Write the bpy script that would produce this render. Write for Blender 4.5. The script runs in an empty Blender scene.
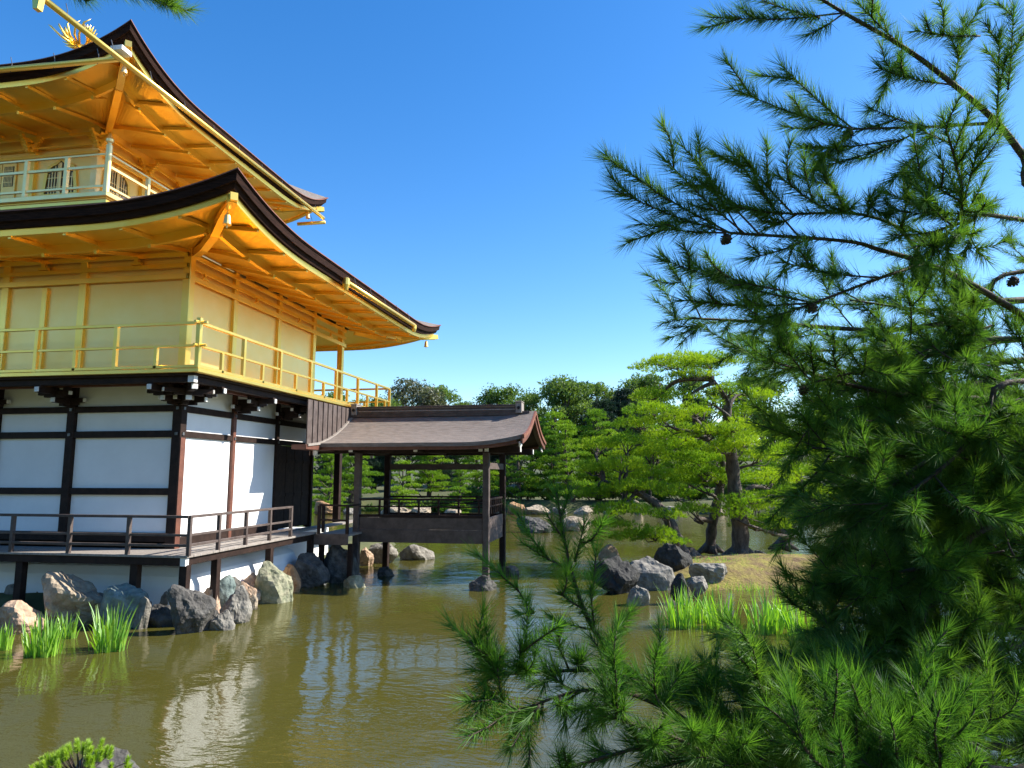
import bpy, math, random
import numpy as np
R_ = math.radians
rng = np.random.default_rng(7)
random.seed(7)
SC = bpy.context.scene
COL = SC.collection

# ------------------------------------------------------------ camera, world, sun, exposure
FPX = 700.0; EYE = 2.8
PITCH = math.atan(90/FPX); HEAD = R_(9.8)
cam_d = bpy.data.cameras.new('camera'); cam = bpy.data.objects.new('camera', cam_d); COL.objects.link(cam)
cam_d.sensor_width = 36.0; cam_d.lens = 36.0*FPX/1024; cam_d.clip_end = 3000; cam_d.clip_start = .05
cam.location = (0, 0, EYE); cam.rotation_euler = (R_(90)+PITCH, 0, HEAD)
SC.camera = cam

SUN_EL = R_(40); SUN_AZ = R_(20)          # azimuth: from +X towards +Y
w = bpy.data.worlds.new('World'); SC.world = w; w.use_nodes = True
nt = w.node_tree; nt.nodes.clear()
sky = nt.nodes.new('ShaderNodeTexSky'); sky.sky_type = 'NISHITA'; sky.sun_disc = False
sky.sun_elevation = SUN_EL; sky.sun_rotation = math.pi/2-SUN_AZ
sky.air_density = 1.0; sky.dust_density = 0.3; sky.ozone_density = 2.4
hs = nt.nodes.new('ShaderNodeHueSaturation'); hs.inputs['Saturation'].default_value = 1.36; hs.inputs['Hue'].default_value = .505; hs.inputs['Value'].default_value = 1.0
bgn = nt.nodes.new('ShaderNodeBackground'); bgn.inputs['Strength'].default_value = .118
wo = nt.nodes.new('ShaderNodeOutputWorld')
nt.links.new(sky.outputs[0], hs.inputs['Color']); nt.links.new(hs.outputs[0], bgn.inputs[0]); nt.links.new(bgn.outputs[0], wo.inputs[0])
sd = bpy.data.lights.new('sun', 'SUN'); sd.energy = 5.0; sd.angle = R_(.5); sd.color = (1, .94, .84)
sun = bpy.data.objects.new('sun', sd); COL.objects.link(sun)
from mathutils import Vector, Matrix
SUNV = Vector((math.cos(SUN_AZ)*math.cos(SUN_EL), math.sin(SUN_AZ)*math.cos(SUN_EL), math.sin(SUN_EL)))
sun.rotation_euler = SUNV.to_track_quat('Z', 'Y').to_euler(); sun.location = (20, 10, 30)
SC.view_settings.view_transform = 'Standard'; SC.view_settings.look = 'None'
SC.view_settings.exposure = 1.1; SC.view_settings.gamma = 1
SC.render.engine = 'CYCLES'
SC.cycles.use_denoising = True; SC.cycles.max_bounces = 8; SC.cycles.diffuse_bounces = 4; SC.cycles.glossy_bounces = 5
SC.cycles.transmission_bounces = 4; SC.cycles.transparent_max_bounces = 8; SC.cycles.sample_clamp_indirect = 6

# ------------------------------------------------------------ measuring helpers (same camera model)
cF0 = np.array([-math.sin(HEAD), math.cos(HEAD), 0]); cR = np.array([math.cos(HEAD), math.sin(HEAD), 0]); cZ = np.array([0, 0, 1.])
cF = cF0*math.cos(PITCH)+cZ*math.sin(PITCH); cU = -cF0*math.sin(PITCH)+cZ*math.cos(PITCH); CC = np.array([0, 0, EYE])
def ray(x, y): return cF*FPX+cR*(x-512)+cU*(384-y)
def onz(x, y, z): d = ray(x, y); return CC+d*((z-EYE)/d[2])
def at(x, y, dep): return CC+ray(x, y)*dep/FPX

# ------------------------------------------------------------ mesh helpers
def link_mesh(name, me, m, parent=None, loc=None):
    o = bpy.data.objects.new(name, me); COL.objects.link(o)
    if m is not None:
        for mm in (m if isinstance(m, (list, tuple)) else [m]): me.materials.append(mm)
    if parent is not None: o.parent = parent
    if loc is not None: o.location = loc
    return o
class MB:
    def __init__(s): s.v = []; s.f = []; s.mi = []
    def add(s, vs, fs, mi=0):
        b = len(s.v); s.v += [tuple(float(c) for c in p) for p in vs]
        for q in fs: s.f.append(tuple(b+i for i in q)); s.mi.append(mi)
        return s
    def box(s, a, b, mi=0):
        x0, y0, z0 = [min(a[i], b[i]) for i in range(3)]; x1, y1, z1 = [max(a[i], b[i]) for i in range(3)]
        return s.add([(x0,y0,z0),(x1,y0,z0),(x1,y1,z0),(x0,y1,z0),(x0,y0,z1),(x1,y0,z1),(x1,y1,z1),(x0,y1,z1)],
                     [(0,3,2,1),(4,5,6,7),(0,1,5,4),(1,2,6,5),(2,3,7,6),(3,0,4,7)], mi)
    def bar(s, p, q, wd, h, mi=0):
        p = Vector(p); q = Vector(q); d = (q-p).normalized(); up = Vector((0, 0, 1))
        if abs(d.z) > .98: up = Vector((0, 1, 0))
        r = d.cross(up).normalized()*wd/2; u = r.cross(d).normalized()*h/2
        vs = [p-r-u, p+r-u, p+r+u, p-r+u, q-r-u, q+r-u, q+r+u, q-r+u]
        return s.add(vs, [(0,1,2,3),(7,6,5,4),(0,4,5,1),(1,5,6,2),(2,6,7,3),(3,7,4,0)], mi)
    def tube(s, pts, rad, n=8, mi=0, cap=True):
        pts = [Vector(p) for p in pts]; m = len(pts)
        if not hasattr(rad, '__len__'): rad = [rad]*m
        prev = None; vs = []
        for i, p in enumerate(pts):
            d = (pts[min(i+1, m-1)]-pts[max(i-1, 0)]).normalized()
            if prev is None:
                prev = d.orthogonal().normalized()
            a = (prev-d*prev.dot(d)).normalized(); b = d.cross(a); prev = a
            for k in range(n):
                t = 2*math.pi*k/n; vs.append(p+(a*math.cos(t)+b*math.sin(t))*rad[i])
        fs = [(i*n+k, i*n+(k+1) % n, (i+1)*n+(k+1) % n, (i+1)*n+k) for i in range(m-1) for k in range(n)]
        if cap: fs += [tuple(range(n-1, -1, -1)), tuple((m-1)*n+k for k in range(n))]
        return s.add(vs, fs, mi)
    def lathe(s, c, prof, n=16, mi=0):
        vs = [(c[0]+r*math.cos(2*math.pi*k/n), c[1]+r*math.sin(2*math.pi*k/n), c[2]+z) for r, z in prof for k in range(n)]
        m = len(prof)
        fs = [(i*n+k, i*n+(k+1) % n, (i+1)*n+(k+1) % n, (i+1)*n+k) for i in range(m-1) for k in range(n)]
        fs += [tuple(range(n-1, -1, -1)), tuple((m-1)*n+k for k in range(n))]
        return s.add(vs, fs, mi)
    def prism(s, pts, off, mi=0):      # pts: closed outline in 3-D, extruded by vector off
        n = len(pts); vs = list(pts)+[tuple(np.array(p)+np.array(off)) for p in pts]
        return s.add(vs, [tuple(range(n)), tuple(range(2*n-1, n-1, -1))]+[(i, i+n, (i+1) % n+n, (i+1) % n) for i in range(n)], mi)
    def build(s, name, m, parent=None, smooth=False, bevel=0, loc=None):
        me = bpy.data.meshes.new(name); me.from_pydata(s.v, [], s.f)
        me.polygons.foreach_set('material_index', s.mi); me.validate(); me.update()
        o = link_mesh(name, me, m, parent, loc)
        import bmesh
        bm = bmesh.new(); bm.from_mesh(me); bmesh.ops.recalc_face_normals(bm, faces=bm.faces); bm.to_mesh(me); bm.free()
        if smooth:
            me.polygons.foreach_set('use_smooth', [True]*len(me.polygons))
        if bevel:
            md = o.modifiers.new('bevel', 'BEVEL'); md.width = bevel; md.segments = 1; md.limit_method = 'ANGLE'
        return o
def np_mesh(name, V, F, m, parent=None, smooth=False):   # V (n,3), F (m,k)
    V = np.ascontiguousarray(V, dtype=np.float32); F = np.ascontiguousarray(F, dtype=np.int32)
    me = bpy.data.meshes.new(name); k = F.shape[1]
    me.vertices.add(len(V)); me.vertices.foreach_set('co', V.ravel())
    me.loops.add(F.size); me.loops.foreach_set('vertex_index', F.ravel())
    me.polygons.add(len(F)); me.polygons.foreach_set('loop_start', np.arange(0, F.size, k, dtype=np.int32))
    if smooth: me.polygons.foreach_set('use_smooth', np.ones(len(F), dtype=bool))
    me.update(calc_edges=True)
    return link_mesh(name, me, m, parent)
def tag(o, label=None, cat=None, group=None, kind=None):
    if label: o['label'] = label
    if cat: o['category'] = cat
    if group: o['group'] = group
    if kind: o['kind'] = kind
    return o
def thing(name, label, cat, loc=(0, 0, 0), group=None):
    o = bpy.data.objects.new(name, None); COL.objects.link(o); o.location = loc
    return tag(o, label, cat, group)
def copy_thing(src, loc, rz=0, sc=1.0, label=None):
    r = src.copy(); COL.objects.link(r); r.location = loc; r.rotation_euler = (0, 0, rz); r.scale = (sc, sc, sc)
    if label: r['label'] = label
    for ch in list(src.children):
        c = ch.copy(); COL.objects.link(c); c.parent = r
    return r

# ------------------------------------------------------------ materials
def mat(name, c1, c2=None, rough=.7, scale=3., metal=0., bump=0., bscale=20., stretch=(1, 1, 1), spec=.5, detail=5, c3=None):
    m = bpy.data.materials.new(name); m.use_nodes = True; t = m.node_tree; n = t.nodes; L = t.links
    b = n['Principled BSDF']; b.inputs['Roughness'].default_value = rough; b.inputs['Metallic'].default_value = metal
    b.inputs['Specular IOR Level'].default_value = spec
    tc = n.new('ShaderNodeTexCoord'); mp = n.new('ShaderNodeMapping'); mp.inputs['Scale'].default_value = stretch
    L.new(tc.outputs['Object'], mp.inputs[0])
    if c2 is None: b.inputs['Base Color'].default_value = (*c1, 1)
    else:
        nz = n.new('ShaderNodeTexNoise'); nz.inputs['Scale'].default_value = scale; nz.inputs['Detail'].default_value = detail
        nz.inputs['Roughness'].default_value = .65
        L.new(mp.outputs[0], nz.inputs['Vector'])
        cr = n.new('ShaderNodeValToRGB'); cr.color_ramp.elements[0].position = .35; cr.color_ramp.elements[1].position = .65
        cr.color_ramp.elements[0].color = (*c1, 1); cr.color_ramp.elements[1].color = (*c2, 1)
        if c3:
            e = cr.color_ramp.elements.new(.8); e.color = (*c3, 1)
        L.new(nz.outputs[0], cr.inputs[0]); L.new(cr.outputs[0], b.inputs['Base Color'])
    if bump:
        nb = n.new('ShaderNodeTexNoise'); nb.inputs['Scale'].default_value = bscale; nb.inputs['Detail'].default_value = 8
        L.new(mp.outputs[0], nb.inputs['Vector'])
        bp = n.new('ShaderNodeBump'); bp.inputs['Strength'].default_value = 1; bp.inputs['Distance'].default_value = bump
        L.new(nb.outputs[0], bp.inputs['Height']); L.new(bp.outputs[0], b.inputs['Normal'])
    return m
def foliage_mat(name, c1, c2, trans=.4, scale=1.5, gloss=.12, rough=.55):
    m = bpy.data.materials.new(name); m.use_nodes = True; t = m.node_tree; n = t.nodes; L = t.links; n.clear()
    out = n.new('ShaderNodeOutputMaterial'); ge = n.new('ShaderNodeNewGeometry'); ob = n.new('ShaderNodeObjectInfo')
    nz = n.new('ShaderNodeTexNoise'); nz.inputs['Scale'].default_value = scale; nz.inputs['Detail'].default_value = 4
    L.new(ge.outputs['Position'], nz.inputs['Vector'])
    ad = n.new('ShaderNodeMath'); ad.operation = 'MULTIPLY_ADD'; ad.inputs[1].default_value = .35; ad.inputs[2].default_value = -.175
    L.new(ge.outputs['Random Per Island'], ad.inputs[0])
    a2 = n.new('ShaderNodeMath'); a2.operation = 'ADD'; L.new(ad.outputs[0], a2.inputs[0]); L.new(nz.outputs[0], a2.inputs[1])
    a3 = n.new('ShaderNodeMath'); a3.operation = 'MULTIPLY_ADD'; a3.inputs[1].default_value = .16; a3.inputs[2].default_value = -.08
    L.new(ob.outputs['Random'], a3.inputs[0]); a4 = n.new('ShaderNodeMath'); a4.operation = 'ADD'
    L.new(a2.outputs[0], a4.inputs[0]); L.new(a3.outputs[0], a4.inputs[1])
    cr = n.new('ShaderNodeValToRGB'); cr.color_ramp.elements[0].position = .3; cr.color_ramp.elements[1].position = .7
    cr.color_ramp.elements[0].color = (*c1, 1); cr.color_ramp.elements[1].color = (*c2, 1)
    L.new(a4.outputs[0], cr.inputs[0])
    df = n.new('ShaderNodeBsdfDiffuse'); tr = n.new('ShaderNodeBsdfTranslucent'); gl = n.new('ShaderNodeBsdfGlossy')
    gl.inputs['Roughness'].default_value = rough; gl.inputs['Color'].default_value = (.9, .95, 1, 1)
    L.new(cr.outputs[0], df.inputs[0])
    hs2 = n.new('ShaderNodeMixRGB'); hs2.blend_type = 'MULTIPLY'; hs2.inputs[0].default_value = 1; hs2.inputs[2].default_value = (1.15, 1.2, .5, 1)
    L.new(cr.outputs[0], hs2.inputs[1]); L.new(hs2.outputs[0], tr.inputs[0])
    m1 = n.new('ShaderNodeMixShader'); m1.inputs[0].default_value = trans; L.new(df.outputs[0], m1.inputs[1]); L.new(tr.outputs[0], m1.inputs[2])
    m2 = n.new('ShaderNodeMixShader'); m2.inputs[0].default_value = gloss; L.new(m1.outputs[0], m2.inputs[1]); L.new(gl.outputs[0], m2.inputs[2])
    L.new(m2.outputs[0], out.inputs[0])
    return m
M = {}
M['plaster'] = mat('white_plaster', (.78, .78, .77), (.86, .86, .85), .8, .9, bump=.002, bscale=4)
M['wood'] = mat('dark_wood', (.016, .009, .007), (.034, .019, .014), .7, 6, spec=.2, bump=.002, bscale=30, stretch=(1, 1, 1))
M['wood_grey'] = mat('weathered_wood', (.055, .037, .031), (.105, .078, .067), .7, 5, bump=.002, bscale=40)
M['wood_red'] = mat('reddish_wood', (.10, .034, .02), (.16, .058, .034), .6, 5, bump=.002, bscale=30)
M['deck'] = mat('silvered_deck_boards', (.20, .17, .145), (.32, .285, .25), .75, 4, bump=.003, bscale=18, stretch=(6, 6, 1))
M['cap'] = mat('white_painted_ends', (.68, .66, .62), (.78, .77, .74), .7, 9)
M['gold'] = mat('gold_leaf', (1.0, .63, .12), (1.0, .70, .19), .38, 1.2, metal=1, bump=.0015, bscale=3)
M['gold_wall'] = mat('gold_leaf_panel', (.98, .67, .22), (1.0, .74, .30), .46, .8, metal=1, bump=.001, bscale=2)
M['gold_pale'] = mat('pale_gilded_rail', (.98, .68, .25), (1.0, .76, .36), .4, 2, metal=.9)
M['shingle_edge'] = mat('dark_shingle_edge', (.010, .005, .004), (.040, .018, .012), .9, 4, bump=.006, bscale=26, stretch=(1, 1, 14), spec=.12)
M['shingle_red'] = mat('reddish_eave_board', (.16, .055, .03), (.24, .09, .05), .6, 5)
M['shingle'] = mat('cypress_bark_roof', (.12, .098, .085), (.225, .19, .168), .9, 3, bump=.012, bscale=9, stretch=(1.2, 7, 7), c3=(.27, .215, .19))
M['window'] = mat('window_paper', (.10, .09, .075), None, .8)
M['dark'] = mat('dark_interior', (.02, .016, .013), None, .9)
M['iron'] = mat('aged_iron', (.12, .12, .12), (.2, .2, .2), .5, 8, metal=.7)
M['bark'] = mat('pine_bark', (.035, .025, .021), (.13, .10, .085), .9, 9, bump=.03, bscale=14, stretch=(1, 1, .35), c3=(.2, .16, .135))
M['bark_red'] = mat('red_pine_bark', (.10, .05, .03), (.2, .11, .07), .9, 8, bump=.02, bscale=14, stretch=(1, 1, .5))
M['twig'] = mat('pine_twig_bark', (.035, .022, .016), (.085, .06, .045), .85, 30, bump=.004, bscale=60)
M['n_fore'] = foliage_mat('needles_foreground', (.048, .135, .026), (.155, .285, .040), .5, 2.5, .02, .5)
M['n_young'] = foliage_mat('needles_young', (.042, .130, .024), (.12, .26, .036), .5, 3, .015, .5)
M['n_isle'] = foliage_mat('needles_island_pine', (.15, .30, .018), (.40, .53, .022), .48, 1.1, .02)
M['n_far'] = foliage_mat('needles_far_pine', (.10, .22, .020), (.27, .41, .025), .42, .45, .02)
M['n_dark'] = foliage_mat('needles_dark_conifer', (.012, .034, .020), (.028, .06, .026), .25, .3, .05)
M['leaf_a'] = foliage_mat('leaves_broad', (.065, .13, .030), (.17, .25, .05), .42, .35, .02)
M['leaf_b'] = foliage_mat('leaves_dull', (.07, .085, .04), (.15, .15, .075), .3, .4, .05)
M['iris'] = foliage_mat('iris_blades', (.13, .33, .022), (.30, .52, .035), .45, 6, .06)
M['seedling'] = foliage_mat('seedling_needles', (.22, .40, .02), (.42, .58, .04), .42, 8, .06)
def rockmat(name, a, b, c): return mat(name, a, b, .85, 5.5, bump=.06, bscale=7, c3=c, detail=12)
M['r_tan'] = rockmat('tan_stone', (.20, .155, .105), (.42, .34, .24), (.5, .43, .33))
M['r_peach'] = rockmat('peach_stone', (.30, .19, .12), (.50, .36, .25), (.55, .45, .35))
M['r_green'] = rockmat('green_grey_stone', (.085, .12, .11), (.22, .27, .245), (.36, .38, .33))
M['r_grey'] = rockmat('grey_stone', (.11, .10, .085), (.27, .25, .21), (.42, .395, .34))
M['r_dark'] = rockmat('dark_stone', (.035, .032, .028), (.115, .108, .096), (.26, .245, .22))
M['r_black'] = rockmat('black_stone', (.010, .010, .009), (.035, .034, .030), (.13, .125, .11))
M['r_orange'] = rockmat('orange_stone', (.24, .12, .055), (.42, .25, .12), (.5, .38, .25))
M['r_lichen'] = rockmat('lichen_stone', (.13, .15, .085), (.33, .31, .21), (.42, .38, .29))

# ============================================================ SETTING: ground, pond
def sstep(a, b, x): t = np.clip((x-a)/(b-a), 0, 1); return t*t*(3-2*t)
def vnoise(x, y, s, k=0): return (np.sin(x*s+1.3+k)*np.cos(y*s*1.17+.4*k)+.5*np.sin(x*s*2.3+y*s*1.7+k)+.25*np.sin(x*s*4.9-y*s*4.1+2*k))/1.75
def height(x, y):
    wob = vnoise(x, y, .35)*.5
    near = 1-sstep(1.6, 3.3, y+wob*.5-np.clip(x-1.0, 0, 4)*.35)                # the bank the camera stands on
    right = sstep(17, 20, x+wob-.0*y)*(1-sstep(60, 62, y*0+0))
    rr = sstep(19, 22, x-.62*y+wob*2+8)                                        # right-hand bank far off to the right
    far = sstep(50, 53.5, y+.10*x+wob*3)
    tem = sstep(.0, .9, np.minimum(-8.9-x+wob*.2, y-12.75+np.clip(-x-9, 0, 3.5)*.4))*(1-sstep(27, 29, y))  # ground under the temple
    left = sstep(26, 30, -x+wob*2)
    h = -.7+1.12*tem
    for mk, top in ((near, 1.22), (rr, .8), (far, .75), (left, .8)):
        h = np.maximum(h, -.7+(top+.7)*mk)
    h = h+far*(np.clip(y-60, 0, 60)*.035+vnoise(x, y, .12)*.25)+np.where(h > 0, vnoise(x, y, 1.7)*.04, 0)
    h = h+14*sstep(110, 230, np.hypot(x, y-10))*(.6+.4*vnoise(x, y, .02))
    return h
def grid_axis(lo, hi, fine_lo, fine_hi, df, dc):
    return np.unique(np.concatenate([np.arange(lo, fine_lo, dc), np.arange(fine_lo, fine_hi, df), np.arange(fine_hi, hi+1, dc)]))
gx = np.concatenate([[-1500, -600], grid_axis(-300, 300, -32, 40, .5, 6), [600, 1500]]); gy = np.concatenate([[-1500, -600], grid_axis(-300, 300, -6, 62, .5, 6), [600, 1500]])
X, Y = np.meshgrid(gx, gy); Zg = height(X, Y)
nx, ny = len(gx), len(gy); idx = np.arange(nx*ny).reshape(ny, nx)
Fg = np.stack([idx[:-1, :-1], idx[:-1, 1:], idx[1:, 1:], idx[1:, :-1]], -1).reshape(-1, 4)
M['ground'] = mat('mossy_ground', (.045, .055, .018), (.085, .09, .03), .95, .8, bump=.03, bscale=4, c3=(.16, .13, .075))
g = np_mesh('ground', np.stack([X, Y, Zg], -1).reshape(-1, 3), Fg, M['ground'], smooth=True); tag(g, kind='structure')

def water_mat():
    m = bpy.data.materials.new('pond_water'); m.use_nodes = True; t = m.node_tree; n = t.nodes; L = t.links
    b = n['Principled BSDF']; b.inputs['Roughness'].default_value = .03; b.inputs['IOR'].default_value = 1.45
    tc = n.new('ShaderNodeTexCoord')
    nz = n.new('ShaderNodeTexNoise'); nz.inputs['Scale'].default_value = .25; nz.inputs['Detail'].default_value = 3; L.new(tc.outputs['Object'], nz.inputs[0])
    cr = n.new('ShaderNodeValToRGB'); cr.color_ramp.elements[0].color = (.058, .054, .011, 1); cr.color_ramp.elements[1].color = (.080, .075, .015, 1)
    L.new(nz.outputs[0], cr.inputs[0]); L.new(cr.outputs[0], b.inputs['Base Color'])
    mp = n.new('ShaderNodeMapping'); mp.inputs['Rotation'].default_value = (0, 0, R_(25)); mp.inputs['Scale'].default_value = (1, 2.3, 1); L.new(tc.outputs['Object'], mp.inputs[0])
    w1 = n.new('ShaderNodeTexNoise'); w1.inputs['Scale'].default_value = 5.0; w1.inputs['Detail'].default_value = 3; w1.inputs['Roughness'].default_value = .5; L.new(mp.outputs[0], w1.inputs[0])
    w2 = n.new('ShaderNodeTexNoise'); w2.inputs['Scale'].default_value = 1.1; w2.inputs['Detail'].default_value = 2; L.new(tc.outputs['Object'], w2.inputs[0])
    w3 = n.new('ShaderNodeTexNoise'); w3.inputs['Scale'].default_value = .16; w3.inputs['Detail'].default_value = 1; L.new(tc.outputs['Object'], w3.inputs[0])
    rm = n.new('ShaderNodeMapRange'); rm.inputs[1].default_value = .42; rm.inputs[2].default_value = .62; rm.inputs[3].default_value = .35; rm.inputs[4].default_value = 1.0; L.new(w3.outputs[0], rm.inputs[0])
    mu = n.new('ShaderNodeMath'); mu.operation = 'MULTIPLY'; L.new(w1.outputs[0], mu.inputs[0]); L.new(rm.outputs[0], mu.inputs[1])
    b1 = n.new('ShaderNodeBump'); b1.inputs['Distance'].default_value = .0105; L.new(mu.outputs[0], b1.inputs['Height'])
    b2 = n.new('ShaderNodeBump'); b2.inputs['Distance'].default_value = .02; L.new(w2.outputs[0], b2.inputs['Height']); L.new(b1.outputs[0], b2.inputs['Normal'])
    L.new(b2.outputs[0], b.inputs['Normal'])
    return m
wm = MB(); wm.add([(-90, -20, 0), (130, -20, 0), (130, 110, 0), (-90, 110, 0)], [(0, 1, 2, 3)])
tag(wm.build('pond_water', water_mat()), kind='structure')

# ============================================================ ROCKS
def rock_mesh(name, seed, sub=4, rough=.20, facets=15):
    import bmesh
    r = np.random.default_rng(seed); bm = bmesh.new(); bmesh.ops.create_icosphere(bm, subdivisions=sub, radius=1)
    V = np.array([v.co[:] for v in bm.verts])
    N = r.normal(size=(facets, 3)); N /= np.linalg.norm(N, axis=1)[:, None]; D = r.uniform(.5, .88, facets)
    sc = np.ones(len(V))
    dots = V@N.T
    lim = np.where(dots > .05, D[None, :]/np.maximum(dots, .05), 9)
    sc = np.minimum(1, lim.min(1))
    sc = sc+rough*.28*vnoise(V[:, 0]*1.0+seed, V[:, 1]+V[:, 2], 2.6, seed)+rough*.16*vnoise(V[:, 2]+seed, V[:, 0]-V[:, 1], 6.3, seed+3)+rough*.07*r.normal(size=len(V))
    V = V*sc[:, None]
    lo, hi = V.min(0), V.max(0); V = (V-(lo+hi)/2)/((hi-lo)/2)
    for v, c in zip(bm.verts, V): v.co = c
    me = bpy.data.meshes.new(name); bm.to_mesh(me); bm.free()
    return me
def rock(label, mk, center, half, seed, rz=None, group=None, name='rock'):
    me = rock_mesh(name, seed, 4 if max(half) > .12 else 3)
    V = np.empty(len(me.vertices)*3, np.float32); me.vertices.foreach_get('co', V); V = V.reshape(-1, 3)*np.array(half, np.float32)
    me.vertices.foreach_set('co', V.ravel()); me.update()
    o = link_mesh(name, me, M[mk]); o.location = center
    o.rotation_euler = (0, 0, HEAD*.8 if rz is None else rz)
    tag(o, label, 'rock', group); return o
def rock_px(label, mk, x0, x1, y0, y1, seed, zb=-.22, group=None, dep=.75, zw=0.0):
    b = onz((x0+x1)/2, y1, zw); dist = (b-CC)@cF; wd = (x1-x0)/FPX*dist/2
    hz = (y1-y0)/FPX*dist; c = b+cF0*wd*dep*.7; wd *= 1.1; c = np.array([c[0], c[1], zw+(hz+zb)/2+.0])
    return rock(label, mk, tuple(c), (wd*1.02, wd*dep, (hz-zb)/2), seed, group=group)
G1 = 'shore rocks in front of the golden temple'
for i, a in enumerate([
    ('big tan angular boulder behind the left iris clump, largest of the shore rocks', 'r_tan', 34, 92, 574, 629),
    ('peach smooth stone at the left edge just above the irises', 'r_peach', -8, 33, 602, 634),
    ('flat grey slab lying on top of the peach stone at the left edge', 'r_grey', -4, 32, 589, 610),
    ('green grey stone under the veranda behind the flat grey slab', 'r_green', 11, 42, 577, 598),
    ('small dark grey rock between the tan boulder and the green slanted rock', 'r_dark', 86, 112, 589, 613),
    ('slanted greenish rock with streaked face behind the right iris clump', 'r_green', 96, 141, 586, 629),
    ('rounded grey cobble leaning on the slanted greenish rock', 'r_grey', 130, 148, 597, 629),
    ('small orange brown stone beside the rounded grey cobble', 'r_orange', 144, 162, 596, 616),
    ('dark upright jagged rock at the corner post of the veranda', 'r_dark', 166, 206, 587, 634),
    ('pale green block under the veranda right of the corner post', 'r_green', 197, 231, 572, 598),
    ('leaning grey slab with lined face at the water corner', 'r_grey', 215, 246, 587, 624),
    ('small brown grey stone at the foot of the leaning grey slab', 'r_grey', 208, 232, 611, 630),
    ('small pale wedge stone right of the dark jagged rock', 'r_peach', 199, 217, 603, 627),
    ('low pale tan block against the white plinth right of the leaning slab', 'r_peach', 226, 262, 575, 603),
    ('large lichen covered tan boulder right of the low pale block', 'r_lichen', 246, 288, 563, 603),
    ('orange tinted stone capping the right end of the lichen boulder', 'r_orange', 281, 299, 565, 592),
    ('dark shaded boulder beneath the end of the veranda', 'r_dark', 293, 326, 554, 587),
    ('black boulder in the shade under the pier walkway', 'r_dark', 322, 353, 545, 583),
    ('squared pale stone seen under the pier floor', 'r_peach', 358, 372, 548, 566),
    ('grey boulder under the pier beside the squared pale stone', 'r_grey', 369, 396, 543, 563),
    ('low whitish grey rock alone in the water under the pier', 'r_grey', 400, 432, 545, 560),
    ('flat mossy stone at the foot of the nearest left pier post', 'r_lichen', 342, 364, 576, 588),
    ('brown pebble between the tan boulder and the irises', 'r_tan', 60, 84, 612, 624),
    ('dark low rock in the gap beside the orange brown stone', 'r_dark', 146, 172, 606, 627),
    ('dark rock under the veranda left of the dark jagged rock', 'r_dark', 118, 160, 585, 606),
    ('grey low stone in the water right of the jagged rock', 'r_dark', 188, 214, 612, 630),
    ('squat grey stone behind the flat grey slab at the left edge', 'r_grey', -8, 20, 583, 603),
    ('tan flat stone tucked left of the big tan boulder', 'r_tan', 22, 46, 590, 614),
    ('brown grey stone tucked right of the big tan boulder', 'r_grey', 82, 104, 594, 620),
    ('low dark stone between the slanted greenish rock and the cobble', 'r_green', 120, 150, 590, 616),
    ('tan stone behind the orange brown stone', 'r_tan', 148, 176, 592, 612),
    ('grey brown block under the veranda behind the leaning slab', 'r_grey', 214, 240, 578, 606),
    ('small tan stone at the water right of the leaning slab', 'r_tan', 240, 256, 596, 610),
    ('grey green stone behind the dark shaded boulder', 'r_green', 284, 308, 562, 584),
    ('pale tan blocky stone at the water between the leaning slab and the lichen boulder', 'r_peach', 232, 258, 582, 605),
    ('olive stone at the bottom of the lichen boulder', 'r_lichen', 240, 262, 590, 603),
    ]):
    rock_px(a[0], a[1], *a[2:], seed=11+i, group=G1)
G2 = 'rocks in the pond'
for i, a in enumerate([
    ('grey stone against the plinth behind the flat grey slab', 'r_grey', 0, 26, 582, 600), ('green stone against the plinth right of the big tan boulder', 'r_green', 92, 118, 582, 602),
    ('tan stone against the plinth behind the orange brown stone', 'r_tan', 138, 162, 583, 602), ('grey stone against the plinth left of the jagged rock', 'r_grey', 156, 180, 584, 604),
    ('peach stone against the plinth behind the jagged rock', 'r_peach', 196, 218, 584, 602), ('green stone against the plinth behind the leaning slab', 'r_green', 206, 232, 576, 598)]):
    rock_px(a[0], a[1], *a[2:], seed=140+i, group=G1, zw=.28, zb=-.5)
for i, a in enumerate([
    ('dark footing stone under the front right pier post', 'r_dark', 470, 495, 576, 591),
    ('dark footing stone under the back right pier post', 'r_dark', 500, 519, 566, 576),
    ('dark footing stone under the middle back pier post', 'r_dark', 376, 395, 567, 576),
    ('low dark grey islet rock in open water right of the pier', 'r_dark', 518, 552, 517, 533),
    ('sandy mound islet right of the dark islet rock', 'r_tan', 556, 592, 516, 531),
    ('large black boulder at the left tip of the pine island', 'r_black', 597, 640, 558, 594),
    ('pale pointed stone behind the large black boulder', 'r_peach', 600, 620, 545, 569),
    ('grey blue flat faced rock beside the large black boulder', 'r_grey', 635, 677, 558, 590),
    ('dark rock at the foot of the leaning pine trunk', 'r_black', 658, 696, 544, 580),
    ('small crumbly pale stone at the island tip water line', 'r_grey', 629, 650, 586, 606),
    ]):
    rock_px(a[0], a[1], *a[2:], seed=61+i, group=G2)

# ============================================================ GOLDEN TEMPLE
T = thing('golden_temple', 'three storeyed temple with gilded upper floors over white walls and curved dark roofs', 'temple', (-9.25, 13.15, 0))
def W(o):      # geometry is written in world metres, parts hang on the temple's base point
    o.location = (9.25, -13.15, 0); return o
XW, YW = -9.32, 13.15; XD, YD = -8.22, 12.09
YB = 21.55; XLW = -21.85     # far wall, left end
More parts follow.
